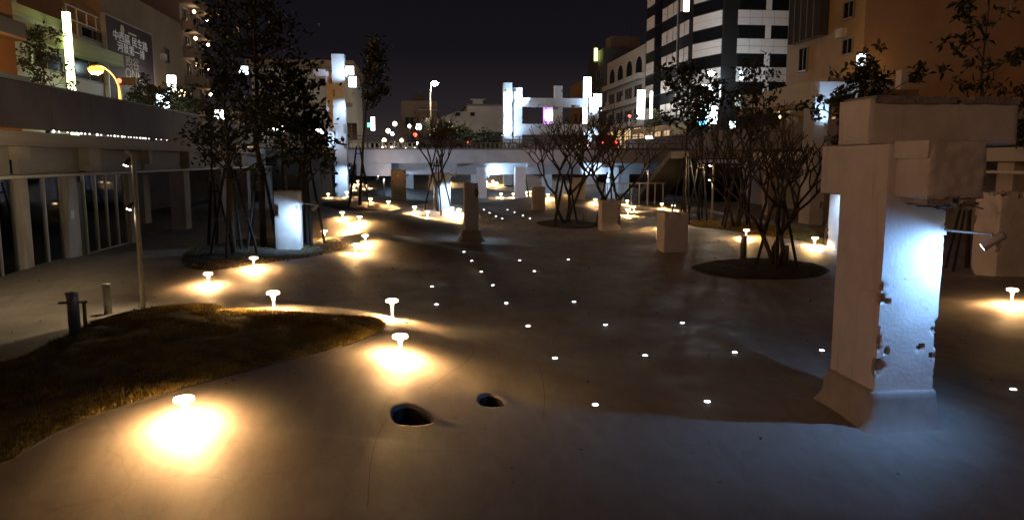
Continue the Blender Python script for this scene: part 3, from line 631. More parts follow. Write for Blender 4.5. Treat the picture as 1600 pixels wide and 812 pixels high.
t2 = thing('service_counter', 'white lit counter inside the glazed gallery', 'counter', (-15, 26, 0)); pbox('front', t2, (-15.3, 24.6, .03), (-14.8, 26.6, 1.15), OWHITE); pbox('top', t2, (-15.4, 24.5, 1.155), (-14.7, 26.7, 1.3), glow('counter_light', (1, .86, .62), 3))
t2 = thing('poster', 'bright blue poster panel inside the glazed gallery', 'poster', (-18.9, 31, 1.5)); pbox('panel', t2, (-18.98, 30, 1.3), (-18.9, 33, 3.1), glow('poster_blue', (.10, .30, .75), .8)); pbox('figure', t2, (-18.895, 31.3, 1.3), (-18.88, 32.2, 2.6), mat('poster_ink', (.02, .05, .14), .6))
# dark street barrier above
t = thing('street_barrier', 'tall dark panelled street barrier above the glazed gallery', 'barrier', (-13.1, 40, 4.5))
for k in range(28):
    y0 = 6 + k * 3.2; pbox('panel', t, (-13.12, y0 + .008, 4.52), (-13.0, y0 + 3.192, 6.0), DARKW); pbox('post', t, (-13.2, y0 - .05, 4.3), (-13.125, y0 + .05, 6.02), DSTEEL)
pbox('top_rail', t, (-13.16, 6, 6.025), (-12.97, 96, 6.07), DSTEEL)
t = thing('string_light', 'row of tiny white bulbs along the top of the gallery canopy', 'lights', (-12.5, 30, 4.4))
bulb = None
for k in range(34):
    yy = 27.3 + k * .34 + random.uniform(-.06, .06)
    if random.random() < .14: continue
    if bulb is None: bulb = MB().lathe([(.01, -.05), (.045, -.03), (.05, .01), (.03, .04), (.01, .05)], 8).build('bulb', glow('bulb_white', (1, .95, .88), 2.2), t)
    else: b2 = bulb.copy(); COL.objects.link(b2); b2.parent = t; bulb2 = b2; bulb2.scale = [random.uniform(.45, 1.0)] * 3; bulb2.location = (.0, yy - 30, .06); continue
    bulb.location = (0, yy - 30, .06)
# steel lamp posts
def lamp_post(px, py, pt, fs, label, side=-1, power=60):
    x, y, z = ground(px, py); h = on_y(px, pt, y)[2] - z; zs = [h * f for f in fs]; t = thing('lamp_post', label, 'lamp post', (x, y, z))
    MB().tube([(0, 0, 0), (0, 0, h - .25), (side * .03, 0, h - .08), (side * .16, 0, h)], [.055, .052, .048, .042], 12).build('pole', STEEL, t, True)
    MB().box((-.20, -.20, -.01), (.20, .20, .03)).build('base_plate', GALV, t)
    for sx_ in (-.15, .15):
        for sy_ in (-.15, .15): MB().lathe([(.02, .03), (.02, .07), (.008, .075)], 6, (sx_, sy_, 0)).build('bolt', GALV, t)
    for zz in zs:
        hd = MB().tube([(side * .06, 0, zz + .10), (side * .13, 0, zz + .02), (side * .17, 0, zz - .06)], [.03, .055, .06], 10).build('lamp_head', DSTEEL, t, True)
        MB().tube([(side * .172, 0, zz - .065), (side * .178, 0, zz - .078)], [.052, .052], 10).build('lens', glow('post_lens', (1, .86, .62), 40), hd)
        l = bpy.data.lights.new('post_spot', 'SPOT'); l.energy = power if zz == zs[0] else power * .35; l.spot_size = R(140); l.spot_blend = 1; l.color = (1, .74, .42); l.shadow_soft_size = .04
        lo = bpy.data.objects.new('post_lamp', l); COL.objects.link(lo); lo.parent = t; lo.location = (side * .2, 0, zz - .12); lo.rotation_euler = (Vector((side * .8, .25, -.12)) if zz == zs[0] and len(zs) > 1 else Vector((side * .02, -.55, -.8))).to_track_quat('-Z', 'Y').to_euler()
    return t
lamp_post(224, 484, 236, (.93, .66), 'thin steel lamp post with two small spots at the lawn edge', -1, 620)
lamp_post(1112, 347, 250, (.93, .70), 'thin pale lamp post with two spots in front of the right gallery', -1, 200)
lamp_post(1012, 322, 262, (.94,), 'slim post with one spot beside the staircase railing', -1, 40)
# capped vent pipes on the lawn
for px, py, h, r_, lb in ((118, 529, .70, .085, 'stout steel vent pipe with side pins, standing in the lawn'), (169, 490, .66, .085, 'flat-capped steel pipe bollard at the lawn corner'), (134, 512, .42, .03, 'thin short rod beside the stout vent pipe'),
                         (1161, 405, .75, .10, 'dark square-topped bollard in the round tree bed'), (1227, 412, .55, .09, 'short notched bollard at the foot of the bare tree'), (911, 349, .45, .08, 'small bollard in the bed of the big bare tree')):
    x, y, z = ground(px, py); t = thing('bollard', lb, 'bollard', (x, y, z))
    MB().lathe([(r_, -.1), (r_, h - .03), (r_ * .96, h)], 16).build('pipe', GALV, t, True)
    MB().lathe([(r_ * 1.12, h + .001), (r_ * 1.12, h + .03), (r_ * 1.0, h + .04)], 16).build('cap', GALV, t, True)
    if 'side pins' in lb: MB().tube([(-.2, -.03, h - .12), (.2, .03, h - .12)], .02, 8).build('pin', ALU, t)

# ------------------------------------------------------------------ right gallery, barrier, staircase
t = thing('gallery', 'shadowy open gallery with white canopy beam behind the bare trees', 'gallery', (21, 35, 0))
def gq(name, lo, hi, m): return pbox(name, t, lo, hi, m)
gq('canopy_beam', (20.9, 4, 3.45), (22.2, 49, 3.95), OWHITE); gq('back_wall', (26, 4, -.3), (26.3, 60, 3.8), GREY); gq('ceiling', (22.21, 4, 3.62), (26, 60, 3.75), GREY); gq('floor', (22.8, 4, -.3), (26, 60, .05), PAVING)
for yy in (12, 18.5, 25, 31.5, 38, 44.5): gq('column', (21.1, yy, -.1), (21.8, yy + .8, 3.44), CPAINT)
for yy in (21, 28, 34.5, 41): gq('panel', (20.86, yy, 3.5), (20.895, yy + 1.6, 3.9), GREY)
gq('pipe', (20.5, 5, 3.02), (20.6, 49, 3.12), STEEL)
t = thing('street_barrier', 'dark street barrier above the shadowy gallery and stairs', 'barrier', (22.1, 40, 4.2))
for k in range(26): pbox('panel', t, (22.0, 4 + 3 * k + .008, 4.2), (22.12, 7 + 3 * k - .008, 5.7), DARKW)
for k in range(26): pbox('post', t, (22.125, 4 + 3 * k - .05, 4.1), (22.2, 4 + 3 * k + .05, 5.75), DSTEEL)
t = thing('staircase', 'concrete staircase with barred steel railings climbing to street level', 'staircase', (18, 55, .4))
NS = 22; STAIR = mat('stair_concrete', (.16, .15, .14), .9, .15, 3)
for k in range(NS):
    z0 = .35 + k * .17; y1 = 60 - k * .42; pbox('step', t, (16.9, y1 - .42, z0 - .3), (19.1, y1, z0 + .17), STAIR)
pbox('landing', t, (16.9, 47.2, 3.6), (22, 50.74, 4.08), COLLAR)
for xs in (16.93, 19.05):
    MB().tube([(xs - 18, 5, .95), (xs - 18, -4.26, 4.72)], .03, 8).build('handrail', DSTEEL, t); MB().tube([(xs - 18, 5, .2), (xs - 18, -4.26, 3.97)], .02, 6).build('lower_rail', DSTEEL, t)
    for k in range(34):
        yy = 59.9 - k * .27; zz = .6 + (59.9 - yy) * .407; pbox('bar', t, (xs - .012, yy - .012, zz), (xs + .012, yy + .012, zz + .76), DSTEEL)
for k in range(14): pbox('bar', t, (16.93, 47.3 + k * .25, 4.08), (16.955, 47.325 + k * .25, 5.1), DSTEEL)
t = thing('low_railing', 'short white railing on the terrace below the staircase', 'railing', (15.5, 55, .6))
for k in range(8): pbox('post', t, (13.2 + k * .6, 54, .3), (13.28 + k * .6, 54.08, 1.75), STEEL)
pbox('rail', t, (13.1, 53.98, 1.755), (17.6, 54.1, 1.85), STEEL)

# ------------------------------------------------------------------ trees
def tubes_into(m, a, b, r0, r1, wob, rng, n=6, seg=4):
    a, b = Vector(a), Vector(b); L = (b - a).length; pts = [a]; 
    for i in range(1, seg): pts.append(a.lerp(b, i / seg) + Vector(rng.normal(0, wob * L, 3)) * (1 if i < seg else 0))
    pts.append(b); m.tube([tuple(p) for p in pts], [r0 + (r1 - r0) * i / seg for i in range(seg + 1)], n); return pts
def leaf_mesh(name, C, A, L, Wd, m, parent, rng, droop=.2):
    """many single leaves: centres C, axis A, length L, width W"""
    n = len(C); A = A / np.linalg.norm(A, axis=1, keepdims=True); side = np.cross(A, rng.normal(0, 1, (n, 3)) + np.array([0, 0, 1.2])); side /= np.linalg.norm(side, axis=1, keepdims=True) + 1e-9
    nrm = np.cross(side, A); L = L[:, None]; Wd = Wd[:, None]
    p0 = C; p1 = C + A * L * .55 + side * Wd * .5 + nrm * Wd * .18; p2 = C + A * L - nrm * L * droop * .5; p3 = C + A * L * .55 - side * Wd * .5 + nrm * Wd * .18
    V = np.stack([p0, p1, p2, p3], 1).reshape(-1, 3); q = np.arange(4 * n)
    me = bpy.data.meshes.new(name); me.vertices.add(4 * n); me.vertices.foreach_set('co', V.ravel()); me.loops.add(6 * n)
    f = np.arange(n)[:, None] * 4 + np.array([0, 1, 2, 0, 2, 3]); me.loops.foreach_set('vertex_index', f.ravel()); me.polygons.add(2 * n); me.polygons.foreach_set('loop_start', np.arange(0, 6 * n, 3))
    me.update(calc_edges=True); me.materials.append(m); return link(name, me, parent)
def leafy_tree(base, h, crowns, label, seed, r=.09, leaf=.17, per=26, lm=LEAF, name='leafy_tree', group=None, clump=.24, lean=(0, 0)):
    """crowns: list of (dx, dy, z0, z1, radius, limbs) in metres above the base"""
    rng = np.random.default_rng(seed); t = thing(name, label, 'tree', base, group=group); m = MB(); tips = []
    top = max(c[3] for c in crowns); ctr = Vector((lean[0], lean[1], top * .93)); pts = [Vector((0, 0, -.1))]
    for i in range(1, 8): f = i / 7; pts.append(Vector((lean[0] * f + rng.normal(0, .05), lean[1] * f + rng.normal(0, .05), top * .93 * f)))
    m.tube([tuple(p) for p in pts], [r * (1 - .8 * i / 7) for i in range(8)], 8)
    def trunk_at(z): f = min(1, max(0, z / (top * .93))); return Vector((lean[0] * f, lean[1] * f, z))
    for dx, dy, z0, z1, rad, nl in crowns:
        for k in range(nl):
            zt = z0 + (z1 - z0) * (.1 + .9 * (k + rng.random()) / nl); a = rng.uniform(0, 2 * math.pi); f = (zt - z0) / (z1 - z0)
            rr = rad * (.45 + .75 * rng.random()) * (1 - .55 * max(0, f - .55) / .45); end = trunk_at(zt) + Vector((dx + rr * math.cos(a), dy + rr * math.sin(a), rng.normal(0, .1)))
            st = trunk_at(max(.3 * z0, zt - .35 * rr - .25 * (z1 - z0) * rng.random() - .2)); mid = tubes_into(m, st, end, r * .34, r * .10, .05, rng)
            tips.append(end); tips.append(mid[-2])
            for j in range(3):
                b = Vector(mid[1 + j % 3]) if j < 3 else end; e2 = b + Vector(rng.normal(0, 1, 3)).normalized() * rad * .42 + Vector((0, 0, .12 * rad)); tubes_into(m, b, e2, r * .15, r * .06, .06, rng, 4, 3); tips.append(e2)
    m.build('trunk', BARK, t, True)
    T = np.array([list(p) for p in tips]); n = len(T) * per; c = np.repeat(T, per, 0) + rng.normal(0, clump, (n, 3)) * np.array([1, 1, .6]) * rng.uniform(.3, 1, (n, 1))
    A = rng.normal(0, 1, (n, 3)) + np.array([0, 0, .15]); leaf_mesh('crown', c, A, leaf * rng.uniform(.6, 1.25, n), leaf * .5 * rng.uniform(.7, 1.2, n), lm, t, rng); return t
def bare_tree(base, h, spread, label, seed, r=.075, leaves=0, forks=5, name='bare_tree', group=None, stems=1, bark=PBARK, leaf=.2):
    """frangipani: blunt forked candelabra branching"""
    rng = np.random.default_rng(seed); t = thing(name, label, 'tree', base, group=group); m = MB(); tw = MB(); tips = []
    def grow(p, d, L, r0, lev):
        e_ = p + d * L; mid = p.lerp(e_, .5) + Vector(rng.normal(0, .06 * L, 3)) ; (tw if lev < forks - 1 else m).tube([tuple(p), tuple(mid), tuple(e_)], [r0, r0 * .88, r0 * .8], 6)
        if lev == 0: tips.append((e_, d)); return
        k = 2 if rng.random() < .6 else 3; ph0 = rng.uniform(0, 6.28)
        for j in range(k):
            a = ph0 + 2 * math.pi * j / k + rng.normal(0, .3); out = Vector((math.cos(a), math.sin(a), 0)); sp = .55 + .35 * rng.random()
            nd = (d * .75 + out * sp * spread / h * 1.3 + Vector((0, 0, .42))).normalized(); grow(e_, nd, L * rng.uniform(.66, .9), r0 * .72, lev - 1)
    for s_ in range(stems):
        a = 2 * math.pi * s_ / stems + rng.random(); d = Vector((.35 * math.cos(a) * (stems > 1), .35 * math.sin(a) * (stems > 1), 1)).normalized(); grow(Vector((.06 * math.cos(a), .06 * math.sin(a), -.1)), d, h * .30, r, forks)
    m.build('trunk', bark, t, True); tw.build('crown', bark, t, True)
    if leaves:
        sel = [tp for tp in tips if rng.random() < .8]; C, A = [], []
        for e_, d in sel:
            for _ in range(leaves): C.append(list(e_)); A.append(list(Vector(rng.normal(0, .8, 3)) + d * .7))
        n = len(C); leaf_mesh('leaves', np.array(C), np.array(A), leaf * rng.uniform(.5, 1.2, n), leaf * .36 * rng.uniform(.7, 1.2, n), LEAF2, t, rng)
    return t
def stakes(base, h, rad, label, n=3, seed=0, group=None):
    rng = np.random.default_rng(seed); x, y, z = base; t = thing('tree_stakes', label, 'tree support', base, group=group); tops = []
    for k in range(n):
        a = 2 * math.pi * k / n + .5 + seed; bx_, by_ = rad * math.cos(a), rad * math.sin(a); bz = gzf(x + bx_, y + by_) - z - .1
        tx, ty = .14 * math.cos(a), .14 * math.sin(a); MB().tube([(bx_, by_, bz), (tx, ty, h + rng.normal(0, .06))], [.045, .038], 7).build('pole', BLACK, t)
        tops.append((a, bx_ * .16 + tx * .84, by_ * .16 + ty * .84))
    MB().tube([(.20 * math.cos(a), .20 * math.sin(a), h * .88) for a in np.linspace(0, 2 * math.pi, 13)], .035, 6).build('binding', BLACK, t); return t
def planted(px, py): return ground(px, py)
b = planted(366, 398); leafy_tree(b, 8, [(0, 0, 3.2, 5.6, 1.6, 16), (.1, 0, 5.4, 6.8, 1.0, 8)], 'slim leafy tree at the outer end of the tall tree bed', 41, r=.10, per=9, leaf=.22)
stakes(b, 2.75, .75, 'black tripod stakes of the slim tree at the outer end of the bed', 4, 1)
b = planted(412, 388); leafy_tree(b, 9.5, [(-.2, 0, 6.6, 9.1, 1.7, 20), (.2, 0, 4.2, 5.6, 1.0, 7)], 'tallest tree, broad dark crown against the sky', 42, r=.12, per=11, leaf=.24)
stakes(b, 2.8, .7, 'black tripod stakes of the tallest dark tree', 4, 2)
b = planted(482, 384); leafy_tree(b, 8, [(-.3, 0, 3.4, 6.2, 1.35, 19), (.1, 0, 2.9, 4.4, 1.1, 6)], 'dense bushy dark tree behind the floodlit stub column', 43, r=.10, per=12, leaf=.26)
stakes(b, 2.9, .6, 'black tripod stakes right of the floodlit stub column', 4, 3)
b = planted(338, 384); leafy_tree(b, 6, [(0, 0, 3.6, 5.6, 1.2, 12)], 'young thin tree behind the slim leafy tree', 44, r=.07, per=8, leaf=.2); stakes(b, 2.5, .6, 'black stakes of the young thin tree in the tall tree bed', 3, 4)
b = planted(446, 380); leafy_tree(b, 8, [(0, 0, 4.8, 7.2, .9, 9)], 'dark tree between the tallest and the bushy tree', 45, r=.09, per=9, leaf=.24)
b = planted(562, 322); leafy_tree(b, 11, [(.5, 0, 6.4, 10.6, .75, 18)], 'narrow upright tree in front of the tall icy-blue pillar', 46, r=.10, per=13, leaf=.28, lean=(.9, 0)); stakes(b, 3.8, .95, 'black tripod stakes of the narrow upright tree', 4, 5)
b = planted(684, 330); bare_tree(b, 4.6, 2.4, 'small bare forked tree beside the bright floodlit column', 51, r=.09, leaves=2, forks=5); stakes(b, 2.8, .8, 'black stakes of the small bare forked tree', 4, 6)
b = planted(816, 308); bare_tree(b, 5, 3.6, 'far bare tree in front of the bridge opening', 52, r=.11, forks=5, leaves=0); stakes(b, 3, .8, 'black stakes of the far bare tree at the bridge', 3, 7)
b = planted(884, 350); bare_tree(b, 5.6, 4.6, 'big bare many-forked tree in the oval bed', 53, r=.09, forks=5, stems=3, leaves=0); stakes(b, 2.6, .85, 'black stakes of the big bare tree in the oval bed', 4, 8)
b = planted(952, 352); bare_tree(b, 4.8, 3.8, 'leaning bare tree behind the round-shouldered stub', 54, r=.09, forks=5, stems=2, leaves=0); stakes(b, 2.6, .7, 'black stakes of the leaning bare tree', 3, 9)
b = planted(1213, 418); bare_tree(b, 4.1, 2.9, 'large bare spreading tree in the dark round bed', 55, r=.08, forks=5, stems=3, leaves=0); stakes(b, 2.1, .62, 'black stakes of the spreading tree in the round bed', 4, 10)
b = planted(1150, 356); bare_tree(b, 5.2, 3.2, 'twiggy bare tree on the grass strip', 56, r=.075, forks=5, stems=3, leaves=0); stakes(b, 2.6, .8, 'black stakes of the twiggy tree on the grass strip', 4, 11)
b = planted(1070, 348); leafy_tree(b, 8, [(0, 0, 4.8, 7.4, 1.5, 14)], 'leafy tree behind the biggest squat stub column', 47, r=.09, per=10, leaf=.3); stakes(b, 3, .75, 'black tripod stakes behind the biggest squat stub', 4, 12)
b = planted(1092, 346); stakes(b, 2.9, .55, 'second set of black stakes behind the squat stub', 3, 13); leafy_tree(b, 7, [(.6, 0, 4.4, 6.6, 1.1, 10)], 'leafy tree before the dark tower corner', 48, r=.08, per=10, leaf=.3)
b = planted(1168, 352); leafy_tree(b, 7.6, [(0, 0, 4.2, 7.2, 1.3, 14)], 'leafy tree rising above the twiggy tree', 49, r=.08, per=9, leaf=.28)
b = (14.9, 26.5, .35); leafy_tree(b, 6.6, [(0, 0, 4.2, 6.2, 1.4, 7)], 'sparse leafy tree left of the big pillar top', 61, r=.09, per=14, leaf=.30, clump=.15, lean=(.5, 0))
b = (16.3, 25.8, .35); leafy_tree(b, 7.4, [(0, 0, 5.2, 7.0, 1.2, 6)], 'thin leafy tree against the ochre wall beside the pillar', 62, r=.07, per=13, leaf=.30, clump=.14)
b = (16.6, 21.2, .3); leafy_tree(b, 9.3, [(0, 0, 5.0, 8.6, 1.6, 7)], 'sparse open tree rising above the pillar beam', 63, r=.075, per=12, leaf=.28, clump=.13); stakes(b, 2.9, .7, 'black stakes seen under the pillar arm spotlight', 4, 14)
b = (21.0, 23.5, 0); leafy_tree(b, 6.4, [(0, 0, 4, 6.2, 1.3, 14)], 'leafy tree beyond the right end of the pillar beam', 64, r=.08, per=18, leaf=.24)
# shrubs and trees beyond the bridge
for i, (xx, yy, h, rad) in enumerate(((2.2, 84, 3.0, 1.6), (6.6, 86, 2.2, 1.5), (4.2, 90, 2.8, 1.7))):
    leafy_tree((xx, yy, 4.0), h, [(0, 0, .6, h, rad, 40)], ['round dark bushy shrub nearest the tall straight street lamp', 'lowest dark bushy shrub beside the open white frame', 'dark bushy shrub between two others before the low white building'][i], 70 + i, r=.08, per=26, leaf=.4, name='bushy_shrub', group='bushy shrubs behind the bridge', clump=.5)
leafy_tree((-25.2, 54.2, 4.3), 8, [(0, 0, 3, 8, 1.6, 20)], 'thin street tree in front of the pale green house', 75, r=.1, per=12, leaf=.3, name='street_tree')
leafy_tree((-21, 62, 4.3), 5, [(0, 0, 2, 5, 2.4, 24)], 'dark street tree below the big property billboard', 76, r=.1, per=20, leaf=.3, name='street_tree')
leafy_tree((-22, 72, 4.3), 5.5, [(0, 0, 2, 5.5, 2.2, 24)], 'yellow-lit street tree beside the billboard foot', 77, r=.1, per=20, leaf=.3, lm=LEAF2, name='street_tree')
leafy_tree((28.5, 92, 4.15), 5.5, [(0, 0, 2, 5.5, 1.5, 16)], 'small street tree before the warm storefronts', 78, r=.1, per=16, leaf=.3, lm=LEAF2, name='street_tree')
leafy_tree((26.0, 44, 4.15), 3.4, [(0, 0, .8, 3.2, 1.4, 24)], 'low dark shrub on the street above the shadowy gallery', 79, r=.06, per=20, leaf=.2, name='bushy_shrub')

# ------------------------------------------------------------------ buildings
def window(parent, face, plane, u0, u1, z0, z1, pane=WGLASS, fm=FRAME, fw=.07, mull=1):
    sg = 1 if face in ('x+',) else -1; m = MB()
    def B(mm, ua, ub, za, zb, d0, d1):
        a, b = sorted((plane + sg * d0, plane + sg * d1)); mm.box((a, ua, za) if face[0] == 'x' else (ua, a, za), (b, ub, zb) if face[0] == 'x' else (ub, b, zb))
    B(m, u0 - fw, u1 + fw, z1, z1 + fw, 0.002, .13); B(m, u0 - fw, u1 + fw, z0 - fw * 1.6, z0, .002, .18); B(m, u0 - fw, u0, z0, z1, .002, .12); B(m, u1, u1 + fw, z0, z1, .002, .12)
    for k in range(1, mull + 1): u = u0 + (u1 - u0) * k / (mull + 1); B(m, u - .03, u + .03, z0, z1, .002, .08)
    o = m.build('window', fm, parent); o.location = -wloc(parent); p = MB(); B(p, u0, u1, z0, z1, .003, .03); p.build('pane', pane, o); return o
def house(name, label, lo, hi, m, cat='building'):
    t = thing(name, label, cat, ((lo[0] + hi[0]) / 2, (lo[1] + hi[1]) / 2, lo[2])); pbox('wall', t, lo, hi, m); return t
# --- left street
t = house('corner_house', 'orange-lit house at the far left end of the street', (-38, 24, 4.3), (-25, 50.6, 24), OCHRE)
for za in (8.4, 11.6, 14.8, 18):
    for ya in (30, 35, 40, 45): window(t, 'x+', -25, ya, ya + 2.2, za, za + 1.7)
    pbox('balcony_slab', t, (-24.995, 27, za - .9), (-24.2, 50.4, za - .75), PBROWN); pbox('balcony_rail', t, (-24.25, 27, za - .745), (-24.2, 50.4, za + .15), DSTEEL)
X = -27
t = house('town_house', 'pale green lit town house with balcony and roof frame', (-40, 51, 4.3), (X, 69.9, 13.2), OWHITE)
y0, y1, z0, z1 = rx(X, 33, 165, 63, 84); pbox('balcony', t, (X + .005, 51.2, z0), (X + 1.2, 69.8, z1), GREENW); pbox('parapet', t, (-39.9, 51.1, 13.205), (X - .05, 62, 13.9), GREENW)
for q, pn in (((36, 50, 41, 60), COOLW), ((62, 85, 45, 62), WGLASS), ((97, 102, 40, 62), WGLASS), ((126, 160, 48, 62), WGLASS), ((47, 95, 84, 108), WGLASS), ((115, 160, 90, 125), WGLASS)):
    a, b_, c_, d_ = rx(X, *q); window(t, 'x+', X, a, b_, c_, d_, pn)
for k in range(5):
    a = 62.5 + k * 1.75; pbox('roof_frame_post', t, (X - .1, a, 13.205), (X - .02, a + .1, 15.2), STEEL)
for zz in (14.2, 15.2): pbox('roof_frame_rail', t, (X - .12, 62.4, zz + .005), (X - .015, 69.8, zz + .1), STEEL)
MB().lathe([(.8, 0), (.85, .2), (.85, 1.5), (.6, 1.9), (.1, 2.0)], 16, (-29.5 + 33.5, 58.5 - 60.45, 9.6)).build('water_tank', ALU, t, True)
t = thing('neon_pole_sign', 'tall narrow vertical sign glowing pale lime before the green house', 'sign', (-25.6, 63, 4.3))
a, b_, c_, d_ = rx(-25.5, 101, 113, 20, 142); pbox('panel', t, (-25.85, a + .8, 4.9), (-25.4, a + 1.1, d_), SIGNG); pbox('pole', t, (-25.95, a + .85, 4.3), (-25.86, a + 1.05, d_ + .3), DSTEEL)
for k in range(4): pbox('side_tab', t, (-26.3, a + .9, 5.6 + k * .75), (-25.96, a + 1.0, 5.9 + k * .75), SIGNC)
t = house('grey_block', 'large plain dark-grey building behind the property billboard', (-45, 70.5, 4.3), (-27.6, 92.5, 18.6), PBROWN)
pbox('parapet', t, (-44.9, 70.6, 18.605), (-27.7, 92.4, 19.0), PBROWN); pbox('lift_house', t, (-33, 80, 19.01), (-29, 83.5, 21), PBROWN)
for za in (7.4, 10.6, 13.8): window(t, 'x+', -27.6, 86.2, 87.4, za, za + 1.6)
t = thing('billboard', 'big dark property billboard with white Chinese lettering and ONE', 'billboard', (-26.6, 76, 4.3))
a, b_, c_, d_ = rx(-26.6, 168, 239, 42, 140); zt = 15.6; yc = (a + b_) / 2; pbox('panel', t, (-26.9, a, 8.8), (-26.6, b_, zt), mat('billboard_print', (.05, .03, .042), .6, .1, .6))
for nm, lo, hi in (('frame', (-26.92, a - .12, zt), (-26.55, b_ + .12, zt + .14)), ('frame', (-26.92, a - .12, 8.7), (-26.55, a - .002, zt)), ('frame', (-26.92, b_ + .002, 8.7), (-26.55, b_ + .12, zt)), ('leg', (-26.85, a + 1, 4.3), (-26.65, a + 1.2, 8.79)), ('leg', (-26.85, b_ - 1.2, 4.3), (-26.65, b_ - 1, 8.79))): pbox(nm, t, lo, hi, ALU if nm == 'frame' else DSTEEL)
WB = b_ - a
for body, sz, py_, mm in (('中西區 民生路', .92, 66, PALEINK), ('河景第一排', .92, 81, PALEINK), ('昀谷', 1.15, 100, DIMINK), ('ONE', 1.3, 117, DIMINK), ('▬▬▬', .45, 53, DIMINK)):
    o = link('lettering', text_mesh(body, sz, mm), t); o.rotation_euler = (math.pi / 2, 0, math.pi / 2); o.scale = (1.42, 1, 1); o.location = (.02, yc - 76 + (.4 if '▬' in body else 0), on_x(205, py_, -26.6)[2] - 4.3)
o = MB().lathe([(.42, 0), (.42, .02)], 20).build('logo_disc', DIMINK, t); o.rotation_euler = (0, math.pi / 2, 0); o.location = (.01, yc - 76 - 1.9, on_x(205, 53, -26.6)[2] - 4.3)
t = thing('apartment_tower', 'dark apartment tower with rows of small lit balcony lamps', 'building', (-33, 98, 4.3))
pbox('wall', t, (-45, 93, 4.3), (-27.9, 102, 34), mat('tower_wall', (.17, .13, .12), .85, .1, .6))
for k in range(9):
    zb = 6.2 + k * 3.05
    pbox('balcony', t, (-27.895, 93.2, zb), (-26.5, 97, zb + 1.1), PBROWN); pbox('balcony', t, (-27.895, 98, zb), (-26.5, 101.9, zb + 1.1), PBROWN)
    for yy in (94.2, 99.2): window(t, 'x+', -27.9, yy, yy + 2, zb + 1.15, zb + 2.6)
    for yy in (95.2, 100.4): 
        if (k, yy) not in ((1, 95.2),): MB().lathe([(.05, -.2), (.18, -.08), (.16, .1), (.05, .16)], 8, (-26.9 + 33, yy - 98, zb + 2.45 - 4.3)).build('balcony_lamp', BALC, t)
t = house('shop_row', 'low lit shop with wide fascia far along the left street', (-34, 103, 4.3), (-25, 150, 10.2), PBROWN); pbox('fascia', t, (-24.995, 103, 8.4), (-24.2, 150, 9.8), OWHITE)
for ya in (104, 110, 116, 122, 128): window(t, 'x+', -25, ya, ya + 4, 5, 8, WARMW)
def sign_box(name, label, lo, hi, m, txt=None, cat='sign', tm=INK, face='y-', size=None):
    t = thing(name, label, cat, ((lo[0] + hi[0]) / 2, (lo[1] + hi[1]) / 2, lo[2])); p = pbox('panel', t, lo, hi, m); fd = .05
    fr = MB(); (x0, y0, z0), (x1, y1, z1) = lo, hi
    for A, B in (((x0 - fd, y0 + .02, z1 + .002), (x1 + fd, y1 - .02, z1 + .08)), ((x0 - fd, y0 + .02, z0 - .08), (x1 + fd, y1 - .02, z0 - .002))): fr.box(A, B)
    o = fr.build('frame', DSTEEL, t); o.location = -wloc(t)
    if txt:
        n = len(txt); 
        for k, ch in enumerate(txt):
            o = link('lettering', text_mesh(ch, size or (x1 - x0) * .75, tm), t); o.rotation_euler = (math.pi / 2, 0, 0); zc = z1 - (z1 - z0) * (k + .5) / n; o.location = Vector(((x0 + x1) / 2, y0 - .012, zc)) - wloc(t)
    return t
def sb_px(name, label, y, a, b, yt, yb, m, th=.3, **k):
    p = on_y(a, yb, y); q = on_y(b, yt, y); return sign_box(name, label, (p[0], y, p[2]), (q[0], y + th, q[2]), m, **k)
sb_px('shop_sign', 'white lit shop sign high beside the billboard', 78, 262, 273, 118, 146, SIGNW)
sb_px('shop_sign', 'cool white lit box sign just above the street barrier', 70, 246, 262, 147, 173, SIGNC)
sb_px('shop_sign', 'small warm lit sign below the apartment tower', 84, 279, 288, 141, 151, SIGNY)
sb_px('shop_sign', 'white lit sign glimpsed through the slim tree', 62, 335, 348, 172, 186, SIGNW)
sb_px('shop_sign', 'cool lit sign behind the tallest tree', 82, 374, 386, 104, 116, SIGNC)
sb_px('shop_sign', 'wide white lit sign low behind the bushy tree', 66, 425, 444, 196, 206, SIGNW)
sb_px('shop_sign', 'small white sign right of the bushy tree', 66, 494, 504, 202, 210, SIGNW)
sb_px('shop_sign', 'bright round-cornered white sign beside the tall pillar', 64, 538, 552, 104, 117, SIGNW); sb_px('shop_sign', 'pale cyan sign under the white sign beside the tall pillar', 64, 545, 556, 120, 136, SIGNC)
# white building behind the tall pillar
p = on_y(398, 235, 96); q = on_y(548, 108, 96)
t = house('white_building', 'white building with slanted roof edge behind the tall icy-blue pillar', (p[0], 96, 4.2), (q[0], 112, q[2]), OWHITE)
pbox('roof_slab', t, (p[0] - .5, 95, q[2] + .005), (q[0] + .4, 112.2, q[2] + .9), PBROWN); pbox('band', t, (p[0], 95.6, q[2] - 4.6), (q[0] + .1, 95.995, q[2] - 4.1), PBROWN)
a = on_y(500, 134, 96); b_ = on_y(528, 124, 96); window(t, 'y-', 96, a[0], b_[0], a[2], b_[2])
for k in range(6): u = p[0] + 1.2 + k * 2.0; window(t, 'y-', 96, u, u + 1.2, 6, 8)
lt = link('lettering', text_mesh('IBS', 1.3, mat('blue_ink', (.10, .16, .34), .6, .1, 4), .03), t); c_ = on_y(515, 147, 95.9); lt.rotation_euler = (math.pi / 2, R(90), 0); lt.location = Vector(c_) - wloc(t)
